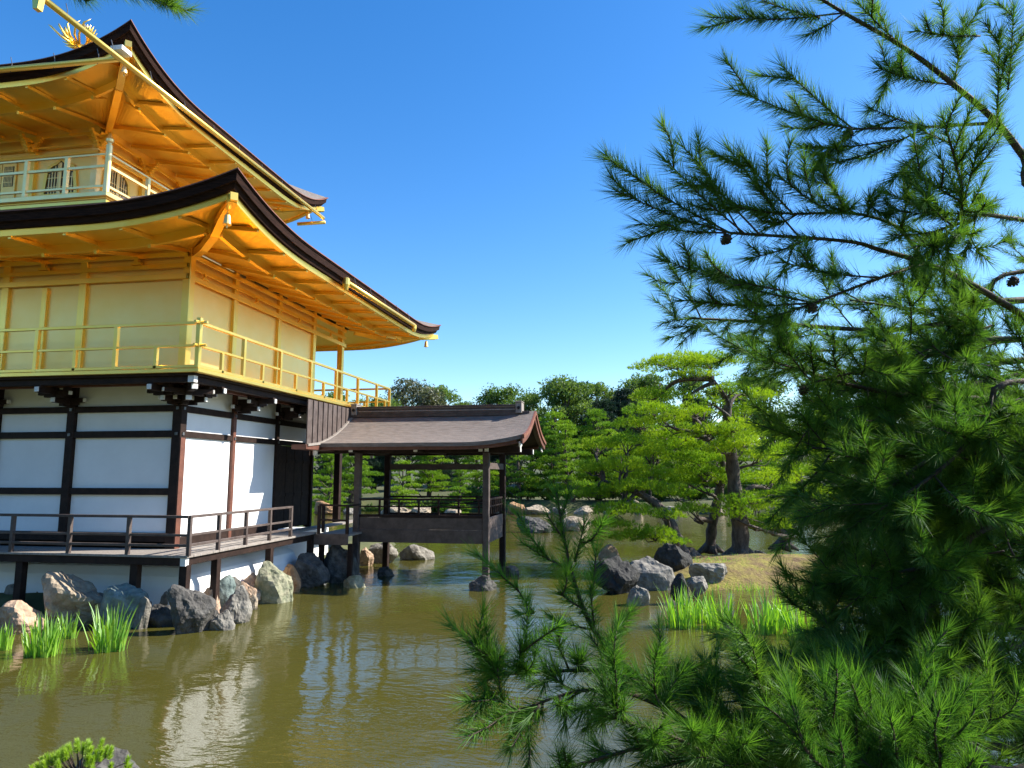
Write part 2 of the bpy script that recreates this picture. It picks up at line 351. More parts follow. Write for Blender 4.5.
# --- plinth (rounded white plaster mound) and veranda
def ringrect(x1, y0, x0, y1, z): return [(x0, y0, z), (x1, y0, z), (x1, y1, z), (x0, y1, z)]
pl = MB()
prof = [(.80, .0), (.80, .35), (.78, .60), (.70, .80), (.48, .96), (.1, 1.03), (-.3, 1.05)]
vs = []; 
for off, z in prof: vs += ringrect(XW+off-.1, YW-off*.55, XLW, 17.1+off*.3, z)
n = len(prof); fs = [(i*4+k, i*4+(k+1) % 4, (i+1)*4+(k+1) % 4, (i+1)*4+k) for i in range(n-1) for k in range(4)]+[(n*4-4, n*4-3, n*4-2, n*4-1)]
pl.add(vs, fs); W(pl.build('plinth', M['plaster'], T, smooth=False))
W(MB().box((XLW, 17.0, .1), (-9.7, YB, 1.1)).build('plinth', M['plaster'], T))
ver = MB()
k = 0; y = YD
while y < YW-.02:                       # boards along the left face
    y1 = min(y+.21, YW); ver.box((XLW, y+.004, 1.245), (XW if y > YD+.9 else XD+0, y1-.004, 1.29)); y = y1
x = XW
while x < XD-.01:
    x1 = min(x+.206, XD); ver.box((x+.004, YW+.0, 1.245), (x1-.004, 24.0 if x < XW+.3 else 17.55, 1.29)); x = x1
ve = W(ver.build('veranda_floor', M['deck'], T, bevel=.004))
vb = MB(); vb.box((XLW, YD+.03, 1.10), (XD-.05, YD+.12, 1.24)).box((XD-.14, YD+.03, 1.10), (XD-.05, 17.55, 1.24)).box((XLW, YD+.5, 1.12), (XD-.2, YD+.6, 1.24)).box((XD-.65, YD+.2, 1.12), (XD-.55, 17.5, 1.24))
W(vb.build('veranda_beam', M['wood'], T, bevel=.006))
vc = MB(); vc.box((XD-.15, YD+.022, 1.095), (XD-.04, YD+.05, 1.245)); vc.box((XD-.06, YD+.03, 1.10), (XD-.042, YD+.13, 1.24)); W(vc.build('beam_end_cap', M['cap'], T))
def part_box(name, m, a, b, bev=.006, par=T):
    o = MB().box(a, b).build(name, m, par, bevel=bev)
    return W(o) if par is T else o
for x in (-8.33, -9.36, -11.86, -14.3, -16.8): part_box('support_post', M['wood'], (x-.08, YD+.06, .1), (x+.08, YD+.2, 1.11))
for y in (13.2, 15.31, 17.4): part_box('support_post', M['wood'], (XD-.17, y-.07, .15), (XD-.03, y+.07, 1.11))
# lower railing: rails and posts
lr = MB(); zt = 2.0
lr.bar((XLW, YD+.04, zt), (XD+.04, YD+.04, zt), .075, .05).bar((XD-.04, YD-.02, zt), (XD-.04, 16.2, zt), .075, .05)
lr.bar((XLW, YD+.04, 1.66), (XD, YD+.04, 1.66), .045, .045).bar((XD-.04, YD, 1.66), (XD-.04, 16.2, 1.66), .045, .045)
lr.bar((XLW, YD+.04, 1.47), (XD, YD+.04, 1.47), .05, .05).bar((XD-.04, YD, 1.47), (XD-.04, 16.2, 1.47), .05, .05)
lro = W(lr.build('veranda_railing', M['wood_grey'], T, bevel=.005))
pb = MB().box((-.035, -.035, 1.285), (.035, .035, 1.98)).build('railing_post', M['wood_grey'], lro, bevel=.005)
posts = [(XD-1.275*k, YD+.04) for k in range(0, 8)]+[(XD-.04, YD+.04+1.01*k) for k in range(1, 4)]+[(XD-.04, 16.17)]
def dup_child(src, locs):
    src.location = locs[0]
    for l in locs[1:]:
        c = src.copy(); COL.objects.link(c); c.parent = src.parent; c.location = l
dup_child(pb, [(x, y, 0) for x, y in posts])
# --- ground-floor walls: pillars, beams, panels
Zt = 4.66
xs = [XW, -11.85, -13.73, -15.7, -17.75, -19.8]; ys = [YW, 15.24, 17.32, 19.40, 21.42]
for x in xs: part_box('pillar', M['wood'], (x-.1 if x < XW else x-.12, YW-.03, 1.28), (x+.09, YW+.17, Zt), .01)
for y in ys[1:4]: part_box('pillar', M['wood_red' if y < 16 else 'wood'], (XW-.17, y-.06, 1.28), (XW+.03, y+.06, Zt), .01)
part_box('pillar', M['wood'], (XW-.17, 21.33, 1.28), (XW+.03, 21.52, Zt), .01)
part_box('pillar_face', M['wood_red'], (XW+.09, YW-.02, 1.28), (XW+.105, YW+.13, 3.55), 0)
for a, b, nm in ((4.10, 4.23, 'beam'), (3.56, 3.70, 'beam'), (2.37, 2.51, 'beam'), (1.42, 1.60, 'sill_beam')):
    part_box(nm, M['wood'], (XLW, YW-.015, a), (XW-.1, YW+.1, b))
for a, b, nm in ((4.10, 4.24, 'beam'), (3.57, 3.70, 'beam'), (1.32, 1.50, 'sill_beam')):
    part_box(nm, M['wood'], (XW-.1, YW+.17, a), (XW+.012, 19.3 if a > 2 else 17.1, b))
for i in range(len(xs)-1):
    for a, b in ((4.23, 4.66), (3.70, 4.10), (2.51, 3.56), (1.6, 2.37)):
        part_box('wall_panel', M['plaster'], (xs[i+1]+.1, YW+.05, a), (xs[i]-.1, YW+.09, b), 0)
for i in range(3):
    for a, b in (((4.24, 4.66), (3.70, 4.10)) + (((1.5, 3.57),) if i < 2 else ())):
        part_box('wall_panel', M['plaster'], (XW-.08, ys[i]+.075, a), (XW-.04, ys[i+1]-.075, b), 0)
# plank doors between the third and fourth pillar
for j in range(4):
    y0 = ys[2]+.09+j*.485
    o = W(MB().box((XW-.09, y0, 1.35), (XW-.03, y0+.47, 3.56)).box((XW-.03, y0+.02, 2.2), (XW-.012, y0+.45, 2.3)).box((XW-.03, y0+.02, 3.1), (XW-.012, y0+.45, 3.2)).build('plank_door', M['wood'], T, bevel=.006))
part_box('veranda_ceiling', M['gold'], (XLW, 19.34, 7.53), (XW+.0, 21.6, 7.56), 0)
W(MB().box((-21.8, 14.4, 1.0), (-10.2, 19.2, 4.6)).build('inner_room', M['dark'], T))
# metal bosses on the beams
for z in (4.165, 3.63):
    for x in xs[:4]: part_box('metal_boss', M['iron'], (x-.03, YW-.05, z-.03), (x+.03, YW-.031, z+.03), 0)
    for y in ys[:3]: part_box('metal_boss', M['iron'], (XW+.031+(.06 if y == YW else 0), y-.03+(.05 if y == YW else 0), z-.03), (XW+.05 + (.06 if y == YW else 0), y+.03+(.05 if y == YW else 0), z+.03), 0)
# brackets under the balcony
def bracket_mesh(nrm, lat):       # nrm, lat: unit outward and lateral vectors; pieces in local metres from pillar face
    b = MB(); nv = Vector(nrm); lv = Vector(lat); z = Vector((0, 0, 1))
    def arm(o, d, L, zc, h, wd, both=True):
        p = o-d*(L if both else 0)+z*zc; q = o+d*L+z*zc
        b.bar(p, q, wd, h)
        for e, sgn in ((q, 1),)+(((p, -1),) if both else ()):
            b.bar(e+d*sgn*.001, e+d*sgn*.03, wd*.9, h*.85, 1)
        # boat-shaped underside
        b.bar(o-d*(L*.6 if both else 0)+z*(zc-h*.75), o+d*L*.6+z*(zc-h*.75), wd, h*.5)
    arm(nv*.0, nv, .50, 4.33, .11, .10, False)
    arm(nv*.0, nv, .92, 4.50, .12, .10, False)
    arm(nv*.06, lv, .34, 4.36, .10, .09)
    arm(nv*.48, lv, .36, 4.47, .09, .09)
    for o in (nv*.48-lv*.3, nv*.48+lv*.3, nv*.48, nv*.85):
        b.box(o+Vector((-.06, -.06, 4.52)), o+Vector((.06, .06, 4.585)))
    return b
for x in xs[:4]:
    o = bracket_mesh((0, -1, 0), (1, 0, 0)).build('bracket', [M['wood'], M['cap']], T, bevel=.005); o.location = (x+9.25, YW-13.15-.02, 0)
for y in ys[:4]:
    o = bracket_mesh((1, 0, 0), (0, 1, 0)).build('bracket', [M['wood'], M['cap']], T, bevel=.005); o.location = (0.02, y-13.15, 0)
o = bracket_mesh((.707, -.707, 0), (.707, .707, 0)).build('bracket', [M['wood'], M['cap']], T, bevel=.005); o.location = (0, 0, 0); o.scale = (1.25, 1.25, 1)
# --- balcony (second floor)
ZB = 4.83; BY1 = 23.0
part_box('balcony_beam', M['wood'], (XLW, YW-.93, 4.58), (XW+.93, YW-.80, 4.70)); part_box('balcony_beam', M['wood'], (XW+.80, YW-.80, 4.58), (XW+.93, BY1-.1, 4.70))
part_box('balcony_beam', M['wood_red'], (XLW, YW-.50, 4.585), (XW+.4, YW-.40, 4.695)); part_box('balcony_beam', M['wood_red'], (XW+.40, YW-.39, 4.585), (XW+.50, BY1-.3, 4.695))
part_box('balcony_underside', M['wood'], (XLW, YW-1.0, 4.70), (XW+1.0, BY1-.02, 4.745), .004)
W(MB().box((XW+.92, YW-.97, 4.57), (XW+.97, YW-.85, 4.70)).box((XW+.84, YW-.97, 4.57), (XW+.919, YW-.932, 4.70)).build('beam_end_cap', M['cap'], T))
part_box('balcony_floor', M['gold'], (XLW, YD-.01, 4.747), (XD+.02, BY1, ZB), .008)
br = MB()
for z, wd, h in ((5.72, .06, .06), (5.27, .05, .05), (4.865, .07, .06)):
    br.bar((XLW, YD+.04, z), (XD+(.13 if z > 5 else 0), YD+.04, z), wd, h).bar((XD-.04, YD-(.11 if z > 5 else 0), z+.0), (XD-.04, BY1-.04, z), wd, h)
    br.bar((XD-.04, BY1-.05, z), (XLW, BY1-.05, z), wd, h)
bro = W(br.build('balcony_railing', M['gold'], T, bevel=.005))
tall = MB().box((-.04, -.04, ZB), (.04, .04, 5.70)).build('tall_post', M['gold'], bro, bevel=.005)
short = MB().box((-.035, -.035, ZB), (.035, .035, 5.25)).build('short_post', M['gold'], bro, bevel=.005)
tl = [(XD-.04, YD+.04, 0)]+[(XD-.04-1.8*k, YD+.04, 0) for k in range(1, 6)]+[(XD-.04, YD+.04+1.6*k, 0) for k in range(1, 7)]+[(XD-.04, BY1-.05, 0)]+[(XD-.04-1.8*k, BY1-.05, 0) for k in range(1, 3)]
sl = [(XD-.94-1.8*k, YD+.04, 0) for k in range(0, 6)]+[(XD-.04, YD+.84+1.6*k, 0) for k in range(0, 7)]+[(XD-.94-1.8*k, BY1-.05, 0) for k in range(0, 2)]
dup_child(tall, tl); dup_child(short, sl)
part_box('corner_post', M['gold'], (XD-.085, YD-.005, ZB), (XD+.005, YD+.085, 5.82))
# gilded walls
ZW = 7.62
xg = [XW, -11.83, -13.80, -15.85, -17.9]; yg = [YW, 15.05, 17.18, 19.28, 21.35]
for x in xg: part_box('gilded_pillar', M['gold'], (x-.09, YW-.02, ZB), (x+.09, YW+.16, ZW), .01)
for y in yg[1:]: part_box('gilded_pillar', M['gold'], (XW-.16, y-.08, ZB), (XW+.02, y+.08, ZW), .01)
part_box('gilded_pillar', M['gold'], (-12.85, YW-.01, ZB), (-12.72, YW+.1, 6.9), .006)
for i in range(len(xg)-1): part_box('gilded_wall', M['gold_wall'], (xg[i+1]+.09, YW+.05, ZB), (xg[i]-.09, YW+.10, ZW), 0)
for i in range(3): part_box('gilded_wall', M['gold_wall'], (XW-.11, yg[i]+.08+(.08 if i == 0 else 0), ZB), (XW-.06, yg[i+1]-.08, ZW), 0)
W(MB().box((XLW, 19.25, ZB), (XW-.17, 19.33, ZW)).build('gilded_wall', M['gold_wall'], T))
for a, b in ((6.93, 7.05), (7.18, 7.27), (7.42, 7.52)):
    part_box('gilded_beam', M['gold'], (XLW, YW-.06, a), (XW+.06, YW-.021, b)); part_box('gilded_beam', M['gold'], (XW+.021, YW-.06, a), (XW+.06, 21.5, b))
part_box('gilded_beam', M['gold'], (XLW, YW-.035, ZB), (XW+.04, YW-.021, ZB+.13)); part_box('gilded_beam', M['gold'], (XW+.021, YW-.035, ZB), (XW+.04, 19.3, ZB+.13))
for y in (13.7, 15.9, 18.2, 20.3):    # small gilt frog-leg struts between the lintel beams
    W(MB().prism([(XW+.03, y-.12, 7.05), (XW+.03, y-.03, 7.12), (XW+.03, y-.03, 7.2), (XW+.03, y+.03, 7.2), (XW+.03, y+.03, 7.12), (XW+.03, y+.12, 7.05)], (.05, 0, 0)).build('frog_leg_strut', M['gold'], T))
for x in (-10.5, -12.8):
    W(MB().box((x-.12, YW-.1, 7.28), (x+.12, YW-.02, 7.33)).box((x-.05, YW-.09, 7.33), (x+.05, YW-.02, 7.42)).build('frog_leg_strut', M['gold'], T))

# --- roofs
def roof_fn(cx, cy, hx, hy, z0, lift, reach, power, over):
    def lf(s, d): return lift*max(0, 1-s/reach)**power*max(0, 1-d/over)
    def pt(side, t, d, dz):       # side 0: -Y, 1: +X, 2: +Y, 3: -X
        ax, ay = hx-d, hy-d
        if side == 0: x, y, s = cx+t*ax, cy-ay, (1-abs(t))*hx
        elif side == 1: x, y, s = cx+ax, cy+t*ay, (1-abs(t))*hy
        elif side == 2: x, y, s = cx-t*ax, cy+ay, (1-abs(t))*hx
        else: x, y, s = cx-ax, cy-t*ay, (1-abs(t))*hy
        return (x, y, z0+lf(s, d)+dz)
    return pt
NT = 56
TT = [math.copysign(1-(1-abs(t))**1.6, t) for t in np.linspace(-1, 1, NT)]
def ring_strip(pt, prof, sides=(0, 1, 2, 3)):
    b = MB()
    for sd_ in sides:
        vs = [pt(sd_, t, d, dz) for d, dz in prof for t in TT]
        fs = [(i*NT+k, i*NT+k+1, (i+1)*NT+k+1, (i+1)*NT+k) for i in range(len(prof)-1) for k in range(NT-1)]
        b.add(vs, fs)
    return b
def make_roof(cx, cy, hx, hy, z0, lift, reach, power, over, top, rafters, th=.28):
    pt = roof_fn(cx, cy, hx, hy, z0, lift, reach, power, over)
    pr = []                                        # thick shingle surface: concave rise to the top
    ins, rise = top
    for i in range(13):
        v = i/12; pr.append((v*ins, rise*(.55*v+.45*v*v)))
    rf = W(ring_strip(pt, pr).build('roof', M['shingle'], T, smooth=True))
    def sub(b, name, m, **k): return b.build(name, m, rf, **k)
    sub(ring_strip(pt, [(0, 0), (.015, -.03), (.03, -.03), (.05, -th*.62)]), 'shingle_edge', M['shingle_edge'])
    sub(ring_strip(pt, [(.05, -th*.62), (.10, -th*.62), (.14, -th), (.26, -th)]), 'lower_shingle_edge', M['shingle_edge'])
    lip = [(-.012, -.002), (-.012, .018), (.05, .022)]
    sub(ring_strip(pt, lip), 'roof_lip', M['shingle_red'])
    sub(ring_strip(pt, [(.2, -th-.003), (.22, -th-.12), (.33, -th-.12), (.33, -th-.05)]), 'eave_fascia', M['gold'])
    sub(ring_strip(pt, [(.32, -th-.06), (1.12, -th-.02)]), 'eave_soffit', M['gold'])
    sub(ring_strip(pt, [(1.08, -th+.05), (1.08, -th-.20), (1.17, -th-.20), (1.17, -th-.1)]), 'inner_fascia', M['gold'])
    sub(ring_strip(pt, [(1.16, -th-.13), (over+.1, -th+.17)]), 'inner_soffit', M['gold'])
    # rafters on the two faces the photo shows
    for side, coords in rafters:
        hl = hx if side == 0 else hy; cc = cx if side == 0 else cy
        for c in coords:
            b = MB(); s_c = hl-abs(c-cc)
            for d0, d1, dz0, dz1 in ((.26, 1.1, -th-.12, -th-.06), (1.05, over, -th-.23, -th+.10)):
                d1 = min(d1, s_c-.02)
                if d1 < d0+.05: continue
                m_ = 5; P_ = []
                for q in range(m_):
                    d = d0+(d1-d0)*q/(m_-1); t = (c-cc)/((hx if side == 0 else hy)-d); t = max(-1, min(1, t))
                    p = Vector(pt(side, t, d, dz0+(dz1-dz0)*q/(m_-1)))
                    if side == 0: p.x = c
                    else: p.y = c
                    P_.append(p)
                for q in range(m_-1): b.bar(P_[q], P_[q+1], .065, .075)
            if b.v: sub(b, 'rafter', M['gold'])
    # hip rafters
    for side, t in ((0, -1), (0, 1), (1, 1)):
        b = MB()
        P_ = [Vector(pt(side, t, d, dz)) for d, dz in ((.16, -th-.16), (.7, -th-.15), (1.15, -th-.22), (1.8, -th-.12), (over, -th+.08))]
        for q in range(4): b.bar(P_[q], P_[q+1], .15, .17)
        b.bar(P_[0]+Vector((0, 0, 0)), P_[0]+(P_[0]-P_[1]).normalized()*.08, .13, .15)
        sub(b, 'hip_rafter', M['gold'])
    return rf, pt
EX, EY = -6.84, 10.88; C2Y = 17.6; HX2 = 8.3; C2X = EX-HX2
r2, pt2 = make_roof(C2X, C2Y, HX2, C2Y-EY, 7.72, .48, 3.2, 2.2, 2.35, (4.1, 2.0),
                    [(0, [XW-1.2*k for k in range(-1, 8)]), (1, [12.10+1.05*k for k in range(0, 12)])])
C3X, C3Y = -16.3, 17.6; E3X, E3Y = -10.63, 12.55
r3, pt3 = make_roof(C3X, C3Y, E3X-C3X, C3Y-E3Y, 11.93, .72, 3.0, 2.5, 2.80, (4.9, 3.3),
                    [(0, [-11.4-1.0*k for k in range(0, 10)]), (1, [13.3+.98*k for k in range(0, 10)])])
# wind bells at the corners
def bell(p, par):
    b = MB(); b.tube([(p[0], p[1], p[2]), (p[0], p[1], p[2]-.14)], .008, 6)
    b.lathe((p[0], p[1], p[2]-.36), [(.085, 0), (.07, .02), (.06, .12), (.05, .18), (.015, .22)], 12)
    b.tube([(p[0], p[1], p[2]-.36), (p[0], p[1], p[2]-.42)], .012, 6)
    return W(b.build('wind_bell', M['gold_pale'], T, smooth=False))
bell(pt2(0, 1, .42, -.42), r2); bell(pt2(1, 1, .42, -.42), r2); bell(pt3(0, 1, .5, -.42), r3); bell(pt3(1, 1, .5, -.42), r3)
# gutters (gilt bamboo-like channels hung under the edge) with hangers
def gutter(p, q, hang, tips=None):
    b = MB(); b.tube([p, q], .062, 10); W(b.build('gutter', M['gold'], T, smooth=True))
    h = MB(); pv, qv = Vector(p), Vector(q)
    for k in range(hang):
        c = pv.lerp(qv, (k+.5)/hang); h.tube([c+Vector((0, 0, -.07)), c+Vector((.02, .0, .12)), c+Vector((-.05, .02, .3))], .009, 5)
    W(h.build('gutter_hanger', M['iron'], T))
gutter((-10.66, 10.3, 11.59), (-10.66, 22.4, 11.80), 10)
gutter((-19.5, 12.46, 11.86), (-10.75, 12.46, 11.70), 8)
gutter((-11.6, 22.33, 11.62), (-10.6, 22.43, 11.66), 1)
gutter((-6.82, 15.7, 7.45), (-6.82, 21.1, 7.51), 5)
for p in ((-10.66, 10.28, 11.59),):
    W(MB().box((p[0]-.1, p[1]-.08, p[2]-.02), (p[0]+.1, p[1]+.1, p[2]+.08)).prism([(p[0]-.09, p[1]-.07, p[2]-.021), (p[0]+.09, p[1]-.07, p[2]-.021), (p[0]+.05, p[1]-.07, p[2]-.3), (p[0]-.05, p[1]-.07, p[2]-.3)], (0, .12, 0)).build('gutter_spout', M['gold'], T))
W(MB().lathe((-6.82, 15.7, 7.4), [(.05, -.16), (.09, -.02), (.09, .12), (.05, .16)], 10).build('gutter_spout', M['gold'], T))
W(MB().lathe((-6.82, 21.1, 7.42), [(.05, -.12), (.08, -.02), (.08, .1)], 10).build('gutter_spout', M['gold'], T))
W(MB().box((-10.78, 12.2, 11.74), (-10.5, 12.5, 11.84)).build('gutter_joint_box', M['cap'], T))

# --- third floor
h3 = 2.55; wx1, wy0 = -13.42, 15.08; wx0, wy1 = 2*C3X-wx1, 2*C3Y-wy0
part_box('upper_balcony_base', M['gold_pale'], (2*C3X+12.25-.2, 14.22, 8.6), (-12.35, 2*C3Y-14.22, 9.22), .01)
part_box('upper_balcony_base', M['gold'], (2*C3X+12.25-.1, 14.12, 9.222), (-12.27, 2*C3Y-14.12, 9.32), .01)
part_box('upper_balcony_floor', M['gold_pale'], (2*C3X+12.2, 14.02, 9.36), (-12.19, 2*C3Y-14.02, 9.48), .01)
part_box('upper_balcony_base', M['gold'], (2*C3X+12.25-.1, 14.1, 9.322), (-12.25, 2*C3Y-14.1, 9.358), 0)
for x in (-13.3, -14.9, -16.5): part_box('gilt_ornament', M['gold'], (x-.3, 14.19, 8.98), (x+.3, 14.22, 9.08), .01)
ur = MB(); xa, ya = -12.25, 14.08
for z, wd, h in ((10.42, .05, .05), (10.12, .05, .07), (9.62, .05, .06)):
    ur.bar((2*C3X-xa, ya, z), (xa, ya, z), wd, h).bar((xa, ya, z), (xa, 2*C3Y-ya, z), wd, h)
uro = W(ur.build('upper_railing', M['gold_pale'], T, bevel=.005))
up = MB().box((-.045, -.045, 9.48), (.045, .045, 10.4)).build('railing_post', M['gold_pale'], uro, bevel=.005)
dup_child(up, [(xa-1.12*k, ya, 0) for k in range(1, 6)]+[(xa, ya+1.4*k, 0) for k in range(1, 5)])
cp = MB().lathe((xa, ya, 9.45), [(.075, 0), (.075, 1.18), (.05, 1.2), (.05, 1.23), (.085, 1.27), (.09, 1.33), (.05, 1.42), (.012, 1.5)], 14); W(cp.build('finial_post', M['gold_pale'], T, smooth=False))
cp = MB().lathe((xa, 2*C3Y-ya, 9.45), [(.075, 0), (.075, 1.18), (.05, 1.2), (.05, 1.23), (.085, 1.27), (.09, 1.33), (.05, 1.42), (.012, 1.5)], 14); W(cp.build('finial_post', M['gold_pale'], T))
part_box('gilded_wall', M['gold_wall'], (wx0, wy0+.06, 9.48), (wx1-.06, wy1, 11.95), 0)
for k in range(4):
    x = wx1-.08-k*(wx1-wx0-.16)/3; y = wy0+.08+k*(wy1-wy0-.16)/3
    part_box('gilded_pillar', M['gold_pale' if k == 0 else 'gold'], (x-.09, wy0-.04, 9.48), (x+.09, wy0+.12, 11.6), .01)
    if k: part_box('gilded_pillar', M['gold'], (wx1-.12, y-.09, 9.48), (wx1+.04, y+.09, 11.6), .01)
    # clustered capital brackets
    for (bx, by) in (((x, wy0-.1),) if k else ((wx1+.05, wy0-.05),))+(((wx1+.1, y),) if k else ()):
        cb = MB(); zc = 11.18
        for j, (rr, hh) in enumerate(((.12, .09), (.2, .08), (.3, .07))):
            cb.bar((bx-rr, by, zc+j*.12), (bx+rr, by, zc+j*.12), .08, hh).bar((bx, by-rr, zc+j*.12), (bx, by+rr, zc+j*.12), .08, hh*.98)
            for s1, s2 in ((1, 0), (-1, 0), (0, 1), (0, -1)): cb.box((bx+s1*rr-.045, by+s2*rr-.045, zc+j*.12+.03), (bx+s1*rr+.045, by+s2*rr+.045, zc+j*.12+.09))
        W(cb.build('capital_bracket', M['gold'], T))
for a, b in ((10.98, 11.06), (11.22, 11.28), (11.5, 11.58)):
    part_box('gilded_beam', M['gold'], (wx0, wy0-.07, a), (wx1+.07, wy0-.041, b)); part_box('gilded_beam', M['gold'], (wx1+.041, wy0-.07, a), (wx1+.07, wy1, b))
# bell-shaped windows and panel doors
def bell_outline(w2, h, n=9):
    pts = [(-w2*1.08, 0), (-w2, h*.3), (-w2*.93, h*.58)]
    pts += [(-w2*.93*math.cos(a), h*.62+h*.30*math.sin(a)) for a in np.linspace(.15, 1.25, n)]
    pts += [(0, h*1.02)]
    return pts+[(-x, z) for x, z in reversed(pts[:-1])]
def bell_window(cx, cy, axis):
    def Q(u, z, o): return (cx+u, cy-o, 9.98+z) if axis == 0 else (cx+o, cy+u, 9.98+z)
    out = bell_outline(.50, .98); inn = bell_outline(.41, .87)
    f = MB(); n = len(out)
    vs = [Q(u, z, .0) for u, z in out]+[Q(u, z+.03, .0) for u, z in inn]+[Q(u, z, .05) for u, z in out]+[Q(u, z+.03, .05) for u, z in inn]
    fs = []
    for i in range(n):
        j = (i+1) % n
        fs += [(2*n+i, 2*n+j, 3*n+j, 3*n+i), (i, j, 2*n+j, 2*n+i), (n+i, 3*n+i, 3*n+j, n+j)]
    f.add(vs, fs); wo_ = W(f.build('bell_window', M['gold'], T))
    pn = MB(); pn.add([Q(u, z+.03, .006) for u, z in inn], [tuple(range(n))]); pn.build('window_paper', M['window'], wo_)
    bs = MB()
    for k in range(-4, 5):
        u = k*.085; hh = .87*(.97-.5*(abs(u)/.41)**2.6)
        a, b = Q(u-.013, .04, .01), Q(u+.013, hh, .03); bs.box(a, b)
    for z in (.2, .45): bs.box(Q(-.38, z, .031), Q(.38, z+.02, .038))
    a, b = Q(-.04, .0, .04), Q(.04, .86, .055); bs.box(a, b)
    bs.build('lattice', M['gold_pale'], wo_)
zoff = wy0+.06
for x in (C3X+1.78, C3X-1.78): bell_window(x, zoff, 0)
for y in (C3Y-1.78, C3Y+1.78): bell_window(wx1-.06, y, 1)
def panel_door(u0, axis):
    def bx(b, u, v, z0, z1, o0, o1): b.box(*(((u, zoff-o0, z0), (v, zoff-o1, z1)) if axis == 0 else ((wx1-.06+o0, u, z0), (wx1-.06+o1, v, z1))))
    d = MB(); bx(d, u0, u0+.42, 9.52, 10.95, .005, .045); do = W(d.build('panel_door', M['gold_wall'], T, bevel=.004))
    l = MB(); bx(l, u0+.06, u0+.36, 10.3, 10.85, .046, .052); l.build('lattice_opening', M['window'], do)
    for k in range(7): 
        l2 = MB() if k == 0 else l2; bx(l2, u0+.07+k*.042, u0+.085+k*.042, 10.3, 10.85, .053, .065)
    for z in (10.4, 10.57, 10.72): bx(l2, u0+.06, u0+.36, z, z+.015, .066, .072)
    for z in (9.6, 9.95): bx(l2, u0+.05, u0+.37, z, z+.03, .046, .06)
    l2.build('lattice', M['gold_pale'], do)
for u in (-.43, .01): panel_door(C3X+u, 0); panel_door(C3Y+u, 1)
# phoenix on a pedestal at the roof's peak
PX, PY, PZ = -16.35, 17.6, 15.2
ped = MB().box((C3X-.45, C3Y-.45, 14.95), (C3X+.45, C3Y+.45, 15.35)).box((PX-.22, PY-.22, 15.35), (PX+.22, PY+.22, 15.6)); W(ped.build('roof_pedestal', M['gold'], T, bevel=.02))
ph = MB()
ph.tube([(PX-.1, PY, 15.55), (PX-.1, PY, 15.95)], .03, 8).tube([(PX+.08, PY, 15.55), (PX+.08, PY, 15.95)], .03, 8)
ph.tube([(PX, PY-.35, 15.98), (PX, PY-.2, 16.0), (PX, PY, 16.05), (PX, PY+.2, 16.15), (PX, PY+.32, 16.35), (PX, PY+.33, 16.5), (PX, PY+.40, 16.58), (PX, PY+.52, 16.55)], [.03, .12, .17, .13, .07, .055, .06, .01], 10)
for s in (-1, 1):
    for k in range(9):      # wing feathers fanned upward
        a = R_(12+k*11); L = .62+.28*math.sin(k/8*math.pi*.9+.4)
        base = Vector((PX+s*(.12+.05*k), PY-.03*k, 16.08+.028*k))
        tipv = base+Vector((s*math.cos(a)*L*.9, -.12-.02*k, math.sin(a)*L*.8))
        mid = base.lerp(tipv, .55)+Vector((-s*.05, 0, -.06+.01*k))
        ph.tube([base, mid, tipv], [.06, .075, .012], 6)
    ph.tube([(PX+s*.1, PY, 16.08), (PX+s*.4, PY-.1, 16.25), (PX+s*.58, PY-.2, 16.32)], [.09, .07, .03], 8)
for k in range(5):          # tail plumes
    a = (k-2)*.22
    ph.tube([(PX+a*.3, PY-.3, 16.0), (PX+a, PY-.65, 16.2), (PX+a*1.8, PY-.8, 16.62), (PX+a*2.3, PY-.72, 16.8)], [.05, .045, .04, .01], 6)
pc = np.array([PX-.05, PY, 15.55]); ph.v = [tuple(pc+(np.array(v)-pc)*np.array([.72, .8, .64])+np.array([-.15, 0, -.0])) for v in ph.v]
W(ph.build('phoenix_ornament', M['gold'], T, smooth=True))

# ============================================================ FISHING PAVILION (pier with roof)
S = thing('fishing_pavilion', 'small open pavilion on posts over the pond, brown shingled gable roof, joined to the veranda', 'pavilion', (-7.45, 18.35, 0))
def WS(o): o.location = (7.45, -18.35, 0); return o
def sbox(name, m, a, b, bev=.006): return WS(MB().box(a, b).build(name, m, S, bevel=bev))
YN, YF = 18.35, 20.7; XL, XR = -7.45, -3.86
for x, y in ((XL, YN), (XR, YN), (XL, YF), (XR, YF)):
    sbox('post', M['wood_grey'] if y == YN else M['wood'], (x-.085, y-.085, -.4), (x+.085, y+.085, 3.42), .012)
sbox('floor', M['deck'], (XL-.0, YN+.09, 1.2), (XR-.0, YF-.09, 1.25))
sbox('skirt_board', M['wood_grey'], (XL+.09, YN-.05, 1.33), (XR-.09, YN-.01, 1.64)); sbox('skirt_board', M['wood_grey'], (XL+.09, YN-.045, .98), (XR-.09, YN-.01, 1.325))
sbox('skirt_rail', M['wood'], (XL+.09, YN-.07, 1.645), (XR-.09, YN+.0, 1.72))
sbox('skirt_board', M['wood_grey'], (XR-.02, YN+.09, 1.33), (XR+.03, YF-.09, 1.64)); sbox('skirt_board', M['wood_grey'], (XR-.02, YN+.09, .98), (XR+.025, YF-.09, 1.325))
sbox('skirt_board', M['wood'], (XL+.09, YF+.01, .98), (XR-.09, YF+.05, 1.64))
pr_ = MB()
for z, h in ((2.12, .05), (1.93, .035)):
    pr_.bar((XL+.08, YN-.03, z), (XR-.08, YN-.03, z), .05, h).bar((XR, YN+.08, z), (XR, YF-.08, z), .05, h).bar((XL+.08, YF, z), (XR-.08, YF, z), .05, h)
po = WS(pr_.build('railing', M['wood'], S, bevel=.004))
